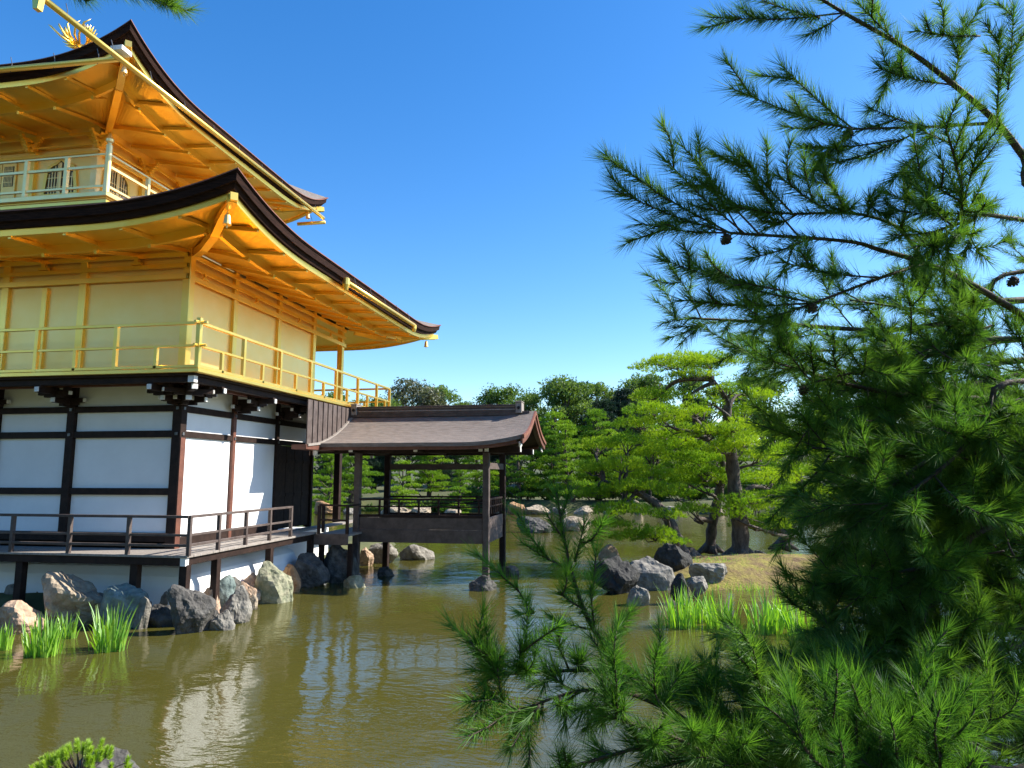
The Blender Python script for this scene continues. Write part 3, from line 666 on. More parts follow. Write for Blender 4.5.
pp = MB().box((-.025, -.025, 1.72), (.025, .025, 2.1)).build('railing_post', M['wood'], po, bevel=.003)
dup_child(pp, [(XL+.55*k+.1, YN-.03, 0) for k in range(1, 7)]+[(XR, YN+.3*k, 0) for k in range(1, 8)])
# tie beams and plates
for y in (YN, YF): sbox('wall_plate', M['wood'], (-8.7, y-.09, 3.36), (-2.95, y+.09, 3.53), .01)
sbox('tie_beam', M['wood_grey'], (XL+.085, YF-.05, 2.93), (XR-.085, YF+.05, 3.1)); sbox('tie_beam', M['wood_grey'], (XR-.05, YN+.085, 2.93), (XR+.05, YF-.085, 3.1))
for x in (XL, -5.65, XR): sbox('cross_beam', M['wood'], (x-.08, YN-.55, 3.38), (x+.08, YF+.55, 3.5), .01)
rp = MB()                                     # ridge post truss at the gable end
sbox('gable_strut', M['wood'], (XR-.06, 19.44, 3.5), (XR+.06, 19.6, 4.2))
sbox('ridge_beam', M['wood'], (-8.2, 19.45, 4.16), (-2.9, 19.59, 4.3))
# roof: ridge along X at Y=19.525, concave slopes, eave rises at the gable end
YR = 19.525; HWR = 2.2
def sroof(x, v, side, dz=0):      # v: 0 ridge ... 1 eave
    z = 4.50-(4.50-3.60)*(1.12*v-.12*(v*v)*1.0)-.10*math.sin(math.pi*v)
    up = .22*max(0, (x+4.4)/1.7)**2.2*(.35+.65*v) if x > -4.4 else 0
    z = 4.50+(z-4.50)
    return (x, YR+side*HWR*v, z+up*(.9)+dz)
xsr = list(np.linspace(-8.18, -2.72, 34)); vsr = list(np.linspace(0, 1, 13))
for side, nm in ((-1, 'roof_slope'), (1, 'roof_slope')):
    b = MB(); nx_, nv_ = len(xsr), len(vsr)
    def xx(x, v): return x-(0 if x > -8.1 else .0)
    top = [sroof(xx(x, v), v, side) for v in vsr for x in xsr]; bot = [sroof(xx(x, v), v, side, -.10) for v in vsr for x in xsr]
    fs = [(j*nx_+i, j*nx_+i+1, (j+1)*nx_+i+1, (j+1)*nx_+i) for j in range(nv_-1) for i in range(nx_-1)]
    N0 = nx_*nv_; fs += [tuple(N0+q for q in reversed(f)) for f in fs]
    for i in range(nx_-1): fs += [((nv_-1)*nx_+i, (nv_-1)*nx_+i+1, N0+(nv_-1)*nx_+i+1, N0+(nv_-1)*nx_+i)]
    for j in range(nv_-1): fs += [(j*nx_+nx_-1, (j+1)*nx_+nx_-1, N0+(j+1)*nx_+nx_-1, N0+j*nx_+nx_-1), (j*nx_, (j+1)*nx_, N0+(j+1)*nx_, N0+j*nx_)]
    b.add(top+bot, fs); WS(b.build(nm, M['shingle'], S, smooth=False))
    # eave board and rafters' white ends
    e = MB()
    for i in range(nx_-2): e.bar(sroof(xsr[i], .96, side, -.15), sroof(xsr[i+1], .96, side, -.15), .05, .09)
    for i in range(nx_-2): e.bar(sroof(xsr[i], .9, side, -.19), sroof(xsr[i+1], .9, side, -.19), .05, .07)
    WS(e.build('eave_board', M['wood_red'], S))
    sf = MB(); sf.add([sroof(x, v, side, -.115) for v in (0, .25, .5, .75, .93) for x in xsr[:-1]], [(j*(nx_-1)+i, j*(nx_-1)+i+1, (j+1)*(nx_-1)+i+1, (j+1)*(nx_-1)+i) for j in range(4) for i in range(nx_-2)])
    WS(sf.build('ceiling_boards', M['wood'], S))
    # bargeboard at the gable end: concave, reddish, with dark outer layer
    for dz, th_, xo, mm, nm2 in ((-.15, .17, -2.74, 'wood_red', 'bargeboard'), (-.045, .09, -2.70, 'shingle_red', 'gable_edge')):
        g_ = MB()
        for j in range(nv_-1):
            p, q = sroof(-2.72, vsr[j], side, dz), sroof(-2.72, min(vsr[j+1], 1.0)+(.02 if j == nv_-2 else 0), side, dz)
            g_.bar((xo, p[1], p[2]), (xo, q[1], q[2]), .05, th_)
        WS(g_.build(nm2, M[mm], S))
    # bargeboard's white scrolled end and rafter-end caps
    q = sroof(-2.8, .97, side, -.2)
    WS(MB().bar((-2.80, q[1]+side*.02, q[2]-.08), (-2.80, q[1]-side*.22, q[2]-.03), .04, .10).bar((-2.80, q[1]+side*.06, q[2]+.02), (-2.80, q[1]+side*.0, q[2]-.09), .045, .05).build('white_scroll', M['cap'], S, bevel=.01))
    cp_ = MB()
    for x in (XL, XL+1.8, -5.65+1.75, XR+.12): cp_.box((x-.05, (YN-.58) if side < 0 else (YF+.53), 3.38), (x+.05, (YN-.552) if side < 0 else (YF+.56), 3.48))
    cp_.box((-2.955, (YN if side < 0 else YF)-.07, 3.38), (-2.93, (YN if side < 0 else YF)+.07, 3.52))
    cp_.box((-8.35, (YN-.9) if side < 0 else YF+.8, 3.3), (-8.25, (YN-.85) if side < 0 else YF+.85, 3.48))
    WS(cp_.build('beam_end_cap', M['cap'], S))
# ridge: stacked planks with squared end blocks
rg = MB(); rg.box((-8.3, YR-.16, 4.44), (-3.2, YR+.16, 4.60)).box((-8.3, YR-.135, 4.60), (-3.2, YR+.135, 4.615)).box((-8.3, YR-.15, 4.615), (-3.2, YR+.15, 4.68)).box((-8.3, YR-.12, 4.68), (-3.2, YR+.12, 4.70)).box((-8.3, YR-.19, 4.70), (-3.18, YR+.19, 4.75))
rg.box((-3.2, YR-.13, 4.44), (-2.85, YR+.13, 4.56))
WS(rg.build('ridge_cap', M['wood_grey'], S, bevel=.006))
sbox('ridge_layer', M['deck'], (-7.9, YR-.175, 4.596), (-3.26, YR-.162, 4.622), 0); sbox('ridge_layer', M['deck'], (-7.9, YR-.162, 4.682), (-3.26, YR-.1505, 4.70), 0); sbox('ridge_layer', M['wood_grey'], (-7.9, YR-.175, 4.52), (-3.26, YR-.1615, 4.535), 0)
for x in (-8.04, -3.15):
    o = WS(MB().box((x-.09, YR-.2, 4.5), (x+.09, YR+.2, 4.80)).box((x-.1, YR-.22, 4.80), (x+.1, YR+.22, 4.84)).build('ridge_end_block', M['deck'], S, bevel=.012))
    MB().lathe((0, 0, 0), [(.045, -.005), (.045, .02)], 10).build('round_boss', M['dark'], o).matrix_local = Matrix.Translation((x, YR-.2, 4.65))@Matrix.Rotation(R_(90), 4, 'X')
# plank screen closing the roof under the balcony, with its pale verge board
yy = np.arange(16.66, 19.5, .30)
def slope_at(y): v = (YR-y)/HWR; return sroof(-8.2, max(0, min(1.3, v)), -1)[2]
for k, y0 in enumerate(yy):
    y1 = min(y0+.29, 19.5)
    def zb(y): return max(3.55, slope_at(y)-.06)
    WS(MB().prism([(XD+.03, y0, 4.70), (XD+.03, y1, 4.70), (XD+.03, y1, zb(y1)+.0), (XD+.03, y0, zb(y0))], (.03, 0, 0)).box((XD+.062, y1-.02, (zb(y1))+.02), (XD+.085, y1+.02, 4.70)).build('screen_plank', M['wood_grey'], S))
vg = MB(); vy = [16.62]+list(np.linspace(17.3, 19.4, 9))
for q in range(9): vg.bar((XD+.08, vy[q], max(3.53, slope_at(vy[q])+.0)), (XD+.08, vy[q+1], max(3.53, slope_at(vy[q+1]))), .09, .06)
WS(vg.build('verge_board', M['deck'], S))
sbox('screen_rail', M['wood_red'], (XD-.3, 16.55, 3.42), (XD+.1, 18.3, 3.54))
# walkway between veranda and pavilion
wk = MB()
for k in range(5): wk.box((XD+.003+k*.19, 17.45, 1.2), (XD+.18+k*.19, 18.3+1.6, 1.25))
WS(wk.build('walkway_floor', M['deck'], S)); sbox('walkway_fascia', M['wood_grey'], (XD-.02, 17.40, .98), (-7.3, 17.45, 1.26))
wr = MB()
for z in (2.0, 1.62): wr.bar((XD+.1, 17.44, z), (-7.33, 17.44, z-.02), .06, .05)
wr.bar((-7.34, 17.44, 1.98), (-7.34, 18.26, 1.98), .05, .05)
wo2 = WS(wr.build('walkway_railing', M['wood'], S, bevel=.004))
wp = MB().box((-.035, -.035, 1.25), (.035, .035, 1.98)).build('railing_post', M['wood'], wo2); dup_child(wp, [(XD+.1, 17.44, 0), (-7.34, 17.44, 0), (XD-.04, 18.0, 0)])
for x in (-8.1, -7.3): sbox('walkway_post', M['wood'], (x-.06, 17.55, -.3), (x+.06, 17.67, 1.0))

# ============================================================ TREES
def tri_blades(P, D, L, Wd, r, bend=0):
    """one thin triangle per blade: base P, direction D (unit), length L, width Wd"""
    n = len(P); a = r.normal(size=(n, 3)); s = np.cross(D, a); s /= np.linalg.norm(s, axis=1)[:, None]+1e-9
    L = np.asarray(L).reshape(-1, 1)*np.ones((n, 1)); Wd = np.asarray(Wd).reshape(-1, 1)*np.ones((n, 1))
    V = np.empty((n, 3, 3)); V[:, 0] = P-s*Wd/2; V[:, 1] = P+s*Wd/2; V[:, 2] = P+D*L
    return V.reshape(-1, 3), np.arange(3*n).reshape(n, 3)
def unit(v): return v/(np.linalg.norm(v, axis=-1, keepdims=True)+1e-9)
def tufts_in_pads(pads, r, per_m2, nb, blade, wd, up=.9):
    """pads: rows cx cy cz rx ry rz. Blades fan out of tuft points on and in a flattened pad."""
    Vs = []; Fs = []; nofs = 0
    for (cx, cy, cz, rx, ry, rz) in pads:
        area = math.pi*rx*ry; n = max(10, int(area*per_m2))
        k = 5; cl = r.uniform(-1, 1, (k, 2))*.55
        th = r.uniform(0, 2*np.pi, n); q = np.sqrt(r.uniform(0, 1, n)); edge = 1+.16*np.sin(3*th+cx*7)+.12*np.sin(7*th+cy*5)
        x = q*np.cos(th)*edge; y = q*np.sin(th)*edge
        dome = np.sqrt(np.clip(1-q**2, 0, 1))
        bumps = .22*np.sin(x*5+cx*3)*np.cos(y*5+cy*2)
        z = dome*r.uniform(-.35, 1, n)**1*.9+bumps-.15*q
        P = np.stack([cx+rx*x, cy+ry*y, cz+rz*z], -1)
        out = np.stack([x*rz/rx*1.6, y*rz/ry*1.6, .25+dome*.6], -1)
        P = np.repeat(P, nb, 0); D = np.repeat(out, nb, 0)+r.normal(size=(n*nb, 3))*.55+np.array([0, 0, up*.6]); D = unit(D)
        V, F = tri_blades(P, D, r.uniform(.7, 1.15, n*nb)*blade, wd, r); Vs.append(V); Fs.append(F+nofs); nofs += len(V)
    return np.concatenate(Vs), np.concatenate(Fs)
def crook(p, q, r, amp=.08, n=7, sag=0):
    p = np.array(p, float); q = np.array(q, float); L = np.linalg.norm(q-p); pts = []
    o1 = r.normal(size=3)*amp*L; o2 = r.normal(size=3)*amp*L*.6
    for t in np.linspace(0, 1, n):
        pts.append(p+(q-p)*t+o1*math.sin(math.pi*t)+o2*math.sin(2*math.pi*t)+np.array([0, 0, sag*L*math.sin(math.pi*t)]))
    return pts
def smooth_path(pts, n=5):
    pts = [np.array(p, float) for p in pts]; P = [2*pts[0]-pts[1]]+pts+[2*pts[-1]-pts[-2]]; out = []
    for i in range(1, len(P)-2):
        for t in np.linspace(0, 1, n, endpoint=False):
            a, b, c, d = P[i-1], P[i], P[i+1], P[i+2]
            out.append(.5*((2*b)+(-a+c)*t+(2*a-5*b+4*c-d)*t*t+(-a+3*b-3*c+d)*t**3))
    out.append(pts[-1]); return out

# ---- island under the near pines
isl = MB(); ic = onz(745, 592, 0); r0 = np.random.default_rng(5)
NA, NR = 72, 22; vs = []
for j in range(NR+1):
    for i in range(NA):
        a = 2*math.pi*i/NA; q = 1-j/NR
        ex = 1+.10*math.sin(2*a+.6)+.07*math.sin(5*a)+.04*math.sin(9*a+2)
        lx, ly = 5.6*ex*math.cos(a)*q, 3.6*ex*math.sin(a)*q
        z = -.35+.82*(1-q**2.6)+.05*vnoise(lx, ly, 1.6)+.025*vnoise(lx, ly, 5.)
        p = ic+np.array([cR[0]*lx+cF0[0]*ly, cR[1]*lx+cF0[1]*ly, 0])+cR*1.7+cF0*3.1
        vs.append((p[0], p[1], z))
isl.add(vs, [(j*NA+i, j*NA+(i+1) % NA, (j+1)*NA+(i+1) % NA, (j+1)*NA+i) for j in range(NR) for i in range(NA)])
M['moss'] = mat('golden_moss', (.12, .070, .030), (.22, .19, .030), .95, 2.0, bump=.05, bscale=11, c3=(.17, .22, .035))
tag(isl.build('island_ground', M['moss'], smooth=True), kind='structure')

gr_ = np.random.default_rng(77); n_ = 9000
la = gr_.uniform(0, 6.28, n_); lq = np.sqrt(gr_.uniform(0, 1, n_)); lx = 5.4*np.cos(la)*lq; ly = 3.3*np.sin(la)*lq
keep = (vnoise(lx, ly, 1.3, 2) > .25) | ((lq > .82) & (ly < 0)); lx, ly, lq = lx[keep], ly[keep], lq[keep]
Pg = (ic+cR*1.7+cF0*3.1)[None, :]+cR[None, :]*lx[:, None]+cF0[None, :]*ly[:, None]; Pg[:, 2] = np.clip(-.35+.82*(1-lq**2.6), 0, 1)-.02
Dg = unit(np.array([0, 0, 1.])+gr_.normal(size=Pg.shape)*.35); nearw = np.where((lq > .8) & (ly < 0), 2.6, 1.)
Vg, Fg2 = tri_blades(Pg, Dg, gr_.uniform(.05, .12, len(Pg))*nearw, .014, gr_)
tag(np_mesh('grass', Vg, Fg2, M['iris']), 'short bright grass scattered over the mossy island and its shore', 'grass', kind='stuff')

# ---- pines on the island: trunks and cloud pads
def z2(x, y): return (480+x/2.844, 340+y/2.844)
def isle_pine(label, trunk, rads, pads, seed, base_z=.35):
    r = np.random.default_rng(seed)
    tr = [at(*z2(x, y), d) for x, y, d in trunk]
    base = np.array([tr[0][0], tr[0][1], base_z-.1]); tr[0] = base+np.array([0, 0, 0])
    t = thing('pine_tree', label, 'tree', tuple(base), 'pines on the island')
    pts = [p-base for p in tr]; path = smooth_path(pts, 6)
    rr = np.interp(np.linspace(0, 1, len(path)), np.linspace(0, 1, len(rads)), rads)
    rr = [q*(1+.10*math.sin(i*1.7)+.05*r.normal()) for i, q in enumerate(rr)]; rr[0] *= 1.35
    tm = MB().tube(path, rr, 12)
    for a in np.linspace(0, 6.28, 6)[:-1]:       # root flare
        tm.tube([(0, 0, .28), (math.cos(a)*rr[0]*.9, math.sin(a)*rr[0]*.9, .10), (math.cos(a)*rr[0]*1.9, math.sin(a)*rr[0]*1.9, -.04)], [rr[0]*.55, rr[0]*.4, rr[0]*.12], 7)
    tm.build('trunk', M['bark'], t, smooth=True)
    br_ = MB(); P3 = []
    for (x, y, wd, h, d) in pads:
        c = at(*z2(x, y), d)-base; k = d/FPX/2.844
        rx, rz = wd*k/2, h*k/2
        P3.append((c[0], c[1], c[2], rx*1.05, rx*r.uniform(.75, 1.05), rz*1.4))
        # nearest trunk point a bit below the pad
        dd = [np.linalg.norm(q-c+np.array([0, 0, .5])) for q in path]; i0 = int(np.argmin(dd)); i0 = max(3, i0)
        p0 = path[min(i0, len(path)-1)]; bp = crook(p0, c-np.array([0, 0, rz*.5]), r, .10, 9)
        L = np.linalg.norm(c-p0); r1 = min(.11, .035+.035*L)
        br_.tube(bp, list(np.linspace(r1, .02, 9)), 7)
        for q in range(5):
            e = c+np.array([r.uniform(-.7, .7)*rx, r.uniform(-.7, .7)*rx, r.uniform(-.2, .3)*rz])
            br_.tube(crook(bp[5+q % 3], e, r, .12, 5), list(np.linspace(.022, .006, 5)), 5)
    br_.build('limbs', M['bark'], t, smooth=True)
    V, F = tufts_in_pads(P3, r, 330, 12, .105, .010)
    np_mesh('crown', V, F, M['n_isle'], t)
    return t
isle_pine('tall straight trunked pine in the middle of the island with layered crown',
    [(740, 655, 21.5), (740, 540, 21.5), (725, 430, 21.5), (716, 340, 21.4), (703, 240, 21.2), (700, 170, 21.2), (660, 110, 21)],
    [.28, .24, .22, .19, .14, .09, .04],
    [(560, 68, 230, 42, 21), (650, 62, 180, 44, 21.6), (600, 100, 130, 26, 20.6), (712, 140, 95, 36, 21), (575, 165, 95, 40, 20.8), (660, 178, 60, 34, 20.6), (490, 160, 120, 42, 21.8),
     (750, 205, 110, 44, 22), (725, 250, 120, 46, 20.5), (745, 292, 140, 50, 20.4), (640, 262, 150, 46, 21.2), (690, 310, 110, 40, 20.4), (800, 330, 130, 50, 21.5),
     (530, 228, 130, 44, 21.4), (805, 265, 120, 46, 22.2), (780, 160, 110, 40, 22), (830, 395, 140, 52, 22), (600, 205, 120, 40, 22)], 101)
isle_pine('slim dark trunked pine just left of the tall straight one',
    [(655, 622, 23), (660, 530, 23), (680, 430, 23), (690, 350, 23), (650, 280, 23)], [.19, .16, .14, .11, .06],
    [(600, 340, 160, 46, 22.4), (560, 300, 150, 44, 22.6), (620, 372, 130, 40, 22.2), (520, 272, 120, 40, 23), (690, 395, 130, 44, 22.6), (560, 438, 110, 46, 21.8), (600, 482, 110, 34, 21.6), (590, 400, 120, 40, 22.8), (665, 330, 120, 40, 23.4), (480, 200, 130, 44, 23.2), (430, 240, 110, 40, 23.4)], 102)
isle_pine('pine leaning far out to the left over the water from the dark rocks',
    [(600, 690, 20.6), (575, 600, 20.6), (545, 530, 20.8), (505, 470, 21), (430, 425, 21), (350, 400, 21)], [.2, .19, .17, .14, .09, .04],
    [(420, 290, 120, 42, 21.2), (400, 360, 150, 46, 20.8), (480, 382, 160, 44, 21.4), (450, 418, 160, 40, 20.6), (380, 425, 110, 36, 20.8), (410, 485, 170, 44, 20.4), (370, 525, 120, 34, 20.4), (490, 548, 130, 34, 20.2), (430, 560, 130, 34, 20.3), (530, 500, 90, 34, 20.2), (330, 365, 120, 40, 21.4), (470, 320, 140, 44, 21.8), (340, 300, 110, 40, 22), (545, 575, 80, 26, 20), (320, 440, 100, 34, 21)], 103)
isle_pine('short pine with low bright boughs at the right of the island',
    [(862, 612, 24), (885, 520, 24), (910, 440, 24), (900, 350, 24)], [.2, .17, .14, .07],
    [(720, 495, 100, 50, 21), (780, 470, 170, 52, 21.6), (805, 525, 150, 44, 21.8), (860, 440, 130, 50, 22.6), (940, 500, 110, 60, 23), (870, 372, 150, 52, 23.4), (740, 455, 110, 40, 21.2), (930, 430, 120, 50, 24), (900, 310, 140, 50, 24), (845, 510, 110, 44, 21.8), (960, 370, 140, 50, 24.4), (1000, 450, 140, 50, 24.4), (960, 250, 150, 50, 25)], 104)

# island rocks that sit by the trunks
for i, a in enumerate([
    ('long low pale rock between the dark and the straight pine trunks', 'r_grey', 694, 728, 564, 579),
    ('dark rock at the water right of the straight pine trunk', 'r_dark', 752, 776, 551, 562),
    ('small grey stone lying on the moss below the leaning pine', 'r_grey', 690, 708, 577, 588),
    ('shaded grey rock right of the grey blue flat faced rock', 'r_black', 672, 690, 574, 594)]):
    rock_px(a[0], a[1], *a[2:], seed=90+i, zw=.22, group='rocks in the pond')

# ---- generic far trees
def far_pine_mesh(seed, H, flat=.28, n=26, spread=.42, matn='n_far', dens=70, blade=.2, bw=.032):
    r = np.random.default_rng(seed)
    t = thing('pine_tree', 'x', 'tree', (0, 0, 0), 'pines on the far bank')
    lean = r.normal(size=2)*.06*H
    tp = [np.array([lean[0]*math.sin(s*2.2), lean[1]*math.sin(s*1.7+.4)-lean[1]*.39, s*H*.93]) for s in np.linspace(0, 1, 9)]
    MB().tube(tp, list(np.linspace(.035*H, .008*H, 9)), 8).build('trunk', M['bark'], t, smooth=True)
    pads = []; lb = MB()
    for k in range(n):
        s = .10+.90*(k/(n-1)); a = k*2.4+r.uniform(-.4, .4); env = spread*H*(1-.72*s**1.6)
        rad = env*r.uniform(.25, .85) if s < .95 else 0
        c = np.array([math.cos(a)*rad, math.sin(a)*rad, s*H*.97-.05*rad])+np.array([*tp[min(8, int(s*8))][:2], 0])
        pr2 = r.uniform(.12, .2)*H*(1.1-.45*s); pads.append((*c, pr2, pr2*r.uniform(.8, 1.1), pr2*flat*r.uniform(.9, 1.3)))
        lb.tube(crook(tp[min(8, max(0, int(s*8-.5)))], c, r, .08, 5), list(np.linspace(.012*H, .004*H, 5)), 5)
    lb.build('limbs', M['bark'], t, smooth=True)
    V, F = tufts_in_pads(pads, r, dens, 10, blade, bw); np_mesh('crown', V, F, M[matn], t)
    return t
def broad_mesh(seed, H, matn, n=34, spread=.36, group='tall trees behind the far pines'):
    r = np.random.default_rng(seed); t = thing('broadleaf_tree', 'x', 'tree', (0, 0, 0), group)
    tp = [np.array([.03*H*math.sin(s*3+seed), .03*H*math.cos(s*2.3), s*H*.8]) for s in np.linspace(0, 1, 8)]
    MB().tube(tp, list(np.linspace(.028*H, .006*H, 8)), 8).build('trunk', M['bark'], t, smooth=True)
    lb = MB(); Ps = []; Ds = []
    for k in range(n):
        s = r.uniform(.3, 1); a = r.uniform(0, 6.28); env = spread*H*math.sqrt(max(.02, 1-((s-.58)/.44)**2)); rad = env*r.uniform(.3, .95)
        c = np.array([math.cos(a)*rad, math.sin(a)*rad, s*H]); cr_ = H*r.uniform(.075, .13)
        lb.tube(crook(tp[min(7, int(s*6))], c, r, .08, 5), list(np.linspace(.009*H, .003*H, 5)), 5)
        m_ = 330; d = unit(r.normal(size=(m_, 3))); rr = r.uniform(.45, 1.05, (m_, 1))*cr_*(1+.25*np.sin(d[:, :1]*5+k))
        Ps.append(c+d*rr*np.array([1.15, 1.15, .75])); Ds.append(unit(d*.5+r.normal(size=(m_, 3))*.8+np.array([0, 0, .15])))
    lb.build('limbs', M['bark'], t, smooth=True)
    P = np.concatenate(Ps); D = np.concatenate(Ds); V, F = tri_blades(P-D*.12, D, r.uniform(.2, .34, len(P))*(H/11), .17*(H/11), r)
    np_mesh('crown', V, F, M[matn], t); return t
fp = [far_pine_mesh(201, 5.6), far_pine_mesh(202, 6.2, n=30), far_pine_mesh(203, 5.0, n=22, spread=.52), far_pine_mesh(204, 6.8, n=30, spread=.36)]
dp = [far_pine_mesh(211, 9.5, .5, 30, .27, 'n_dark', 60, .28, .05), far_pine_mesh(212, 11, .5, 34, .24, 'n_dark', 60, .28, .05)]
bt = [broad_mesh(221, 11, 'leaf_a'), broad_mesh(222, 12.5, 'leaf_a', 40), broad_mesh(223, 10, 'leaf_b'), broad_mesh(224, 12, 'leaf_a', 36, .42)]
for d_ in dp:
    d_['group'] = 'dark conifers behind the far pines'
used = set()
def put(proto, px, dist, rz, sc, label):
    d = cF0*dist+cR*(px-512)/FPX*dist; z = float(height(np.array([d[0]]), np.array([d[1]]))[0])
    loc = (d[0], d[1], z-.05)
    if proto.name not in used:
        used.add(proto.name); proto.location = loc; proto.rotation_euler = (0, 0, rz); proto.scale = (sc,)*3; proto['label'] = label; return proto
    return copy_thing(proto, loc, rz, sc, label)
FAR_PINES = [  # px, distance, prototype, scale, label
    (326, 56, 0, .95, 'bright pine seen just right of the veranda wall through the pavilion'),
    (352, 60, 1, .95, 'pine seen between the first two pavilion posts'),
    (402, 57, 2, .9, 'wide low pine behind the pavilion, right of its middle back post'),
    (430, 64, 3, .9, 'tall dark green pine behind the pavilion centre, above its railing'),
    (455, 55, 0, .72, 'small yellow green pad pine above the pavilion railing'),
    (478, 60, 1, .85, 'pine seen left of the right pavilion posts'),
    (300, 62, 3, 1, 'pine hidden mostly by the plank doors of the temple'),
    (520, 57, 2, 1.0, 'wide pine directly right of the pavilion roof end'),
    (548, 59, 1, 1.15, 'tall layered pine above the dark islet rock'),
    (572, 56, 0, 1.05, 'layered pine above the sandy mound islet'),
    (597, 61, 3, 1.1, 'slim pine left of the leaning island pine'),
    (622, 57, 2, 1.05, 'spreading pine behind the tips of the leaning island pine'),
    (655, 60, 1, 1, 'pine on the far bank behind the leaning trunk'),
    (690, 58, 0, 1.1, 'far bank pine seen between leaning and slim trunks'),
    (730, 62, 3, 1.1, 'far bank pine behind the tall straight island pine'),
    (775, 58, 2, 1.15, 'far bank pine behind the short island pine'),
    (830, 60, 1, 1.2, 'far bank pine behind the edge of the foreground needles'),
    (890, 58, 0, 1.3, 'far bank pine glimpsed through the thick foreground boughs'),
    (960, 60, 3, 1.2, 'far bank pine glimpsed near the right edge'),
    (1030, 58, 2, 1.3, 'rightmost far bank pine at the picture edge')]
for i, (px, ds, k, s, lb_) in enumerate(FAR_PINES): put(fp[k], px, ds-2.6, i*1.7, s, lb_)
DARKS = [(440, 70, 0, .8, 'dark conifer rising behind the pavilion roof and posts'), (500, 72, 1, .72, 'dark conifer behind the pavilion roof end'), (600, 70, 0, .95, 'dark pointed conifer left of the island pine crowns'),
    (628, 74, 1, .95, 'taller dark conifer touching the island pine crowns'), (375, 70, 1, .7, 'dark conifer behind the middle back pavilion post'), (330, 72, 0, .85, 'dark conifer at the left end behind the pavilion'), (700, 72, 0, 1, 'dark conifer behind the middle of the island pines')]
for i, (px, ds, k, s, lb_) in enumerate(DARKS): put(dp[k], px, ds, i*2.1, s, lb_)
BROAD = [(436, 88, 3, 1.15, 'tree crown low over the pavilion ridge right of the dull olive one'), (412, 84, 2, 1.42, 'dull olive tree crown just above the pavilion ridge beside the gold railing'), (500, 84, 0, 1.22, 'small round crowned tree peeping over the pavilion ridge end'), (532, 80, 0, 1.1, 'broadleaf tree right of the pavilion ridge end'),
    (566, 78, 1, 1.08, 'tallest rounded broadleaf tree on the far bank skyline'), (592, 82, 3, 1.1, 'full green tree right of the tallest skyline tree'), (618, 86, 2, 1.25, 'pale olive tree at the dip of the skyline'),
    (650, 80, 1, 1.15, 'broadleaf tree behind the left part of the island crowns'), (700, 84, 3, 1.2, 'broadleaf tree behind the tall island pine crown'), (760, 80, 0, 1.3, 'broadleaf tree behind the short island pine'),
    (830, 84, 1, 1.2, 'broadleaf tree behind the foreground needles'), (910, 80, 3, 1.2, 'broadleaf tree deep behind the foreground pine'), (990, 84, 0, 1.3, 'broadleaf tree behind the right edge boughs'),
    (340, 80, 3, 1.0, 'broadleaf tree behind the left bay of the pavilion'), (385, 82, 0, 1.05, 'broadleaf tree low behind the pavilion roof'), (460, 86, 3, .95, 'broadleaf tree behind the pavilion roof centre')]
for i, (px, ds, k, s, lb_) in enumerate(BROAD): put(bt[k], px, ds, i*1.3, s*.85, lb_)
# clipped shrubs along the far bank
def shrub_mesh(seed):
    r = np.random.default_rng(seed); t = thing('clipped_shrub', 'x', 'shrub', (0, 0, 0), 'shrubs along the far bank')
    MB().tube([(0, 0, -.1), (.03, 0, .3), (0, .02, .6)], [.08, .06, .03], 7).build('stem', M['bark'], t, smooth=True)
    pads = [(r.uniform(-.5, .5), r.uniform(-.4, .4), r.uniform(.35, .6), r.uniform(.6, .9), r.uniform(.6, .9), r.uniform(.4, .6)) for _ in range(4)]
    V, F = tufts_in_pads(pads, r, 110, 8, .16, .05, .3); np_mesh('crown', V, F, M['leaf_a'], t); return t
sh = [shrub_mesh(s_) for s_ in (251, 252, 253)]
SH = [(312, 54.2, 'rounded shrub on the far bank beside the reddish grey boulder'), (338, 55, 'rounded shrub on the far bank left of the first pavilion post'), (376, 54.4, 'low shrub behind the middle back pavilion post'), (412, 54.8, 'low shrub above the brown shore stone'),
      (440, 54.6, 'round shrub seen over the pavilion railing centre'), (466, 55, 'round shrub seen over the right half of the railing'), (492, 54.4, 'dark shrub between the right pavilion posts'), (508, 55.2, 'shrub between the upright grey stone and the pointed brown rock'),
      (528, 54.6, 'shrub right of the pointed brown rock'), (552, 54.4, 'shrub above the wide pale flat rock'), (574, 54.8, 'shrub above the sandy mound islet'), (600, 54.6, 'shrub left of the leaning island pine boughs'), (626, 55, 'shrub beside the pale upright far rock'), (655, 54.8, 'shrub behind the leaning trunk'),
      (695, 54.6, 'shrub seen between the leaning and the slim trunk'), (728, 55, 'shrub seen right beside the straight trunk'), (770, 54.6, 'shrub behind the short island pine')]
for i, (px, ds, lb_) in enumerate(SH): put(sh[i % 3], px, ds+.4, i*1.1, 1.0+.35*((i*5) % 7)/6, lb_)
# unseen trees added behind the viewer to dim bounce light and fill gilt reflections
NB = [(-26, -9), (-19, -13), (-12, -9), (-5, -14), (2, -10), (9, -14), (-16, -20), (-2, -21)]
for i, (x, y) in enumerate(NB):
    copy_thing(bt[i % 4], (x, y, float(height(np.array([x]), np.array([y]))[0])), i, 1.05, ['tall broadleaf tree on the near bank behind the viewer, number %s from the left' % n_ for n_ in ('one', 'two', 'three', 'four', 'five', 'six', 'seven', 'eight')][i])['group'] = 'trees on the near bank'
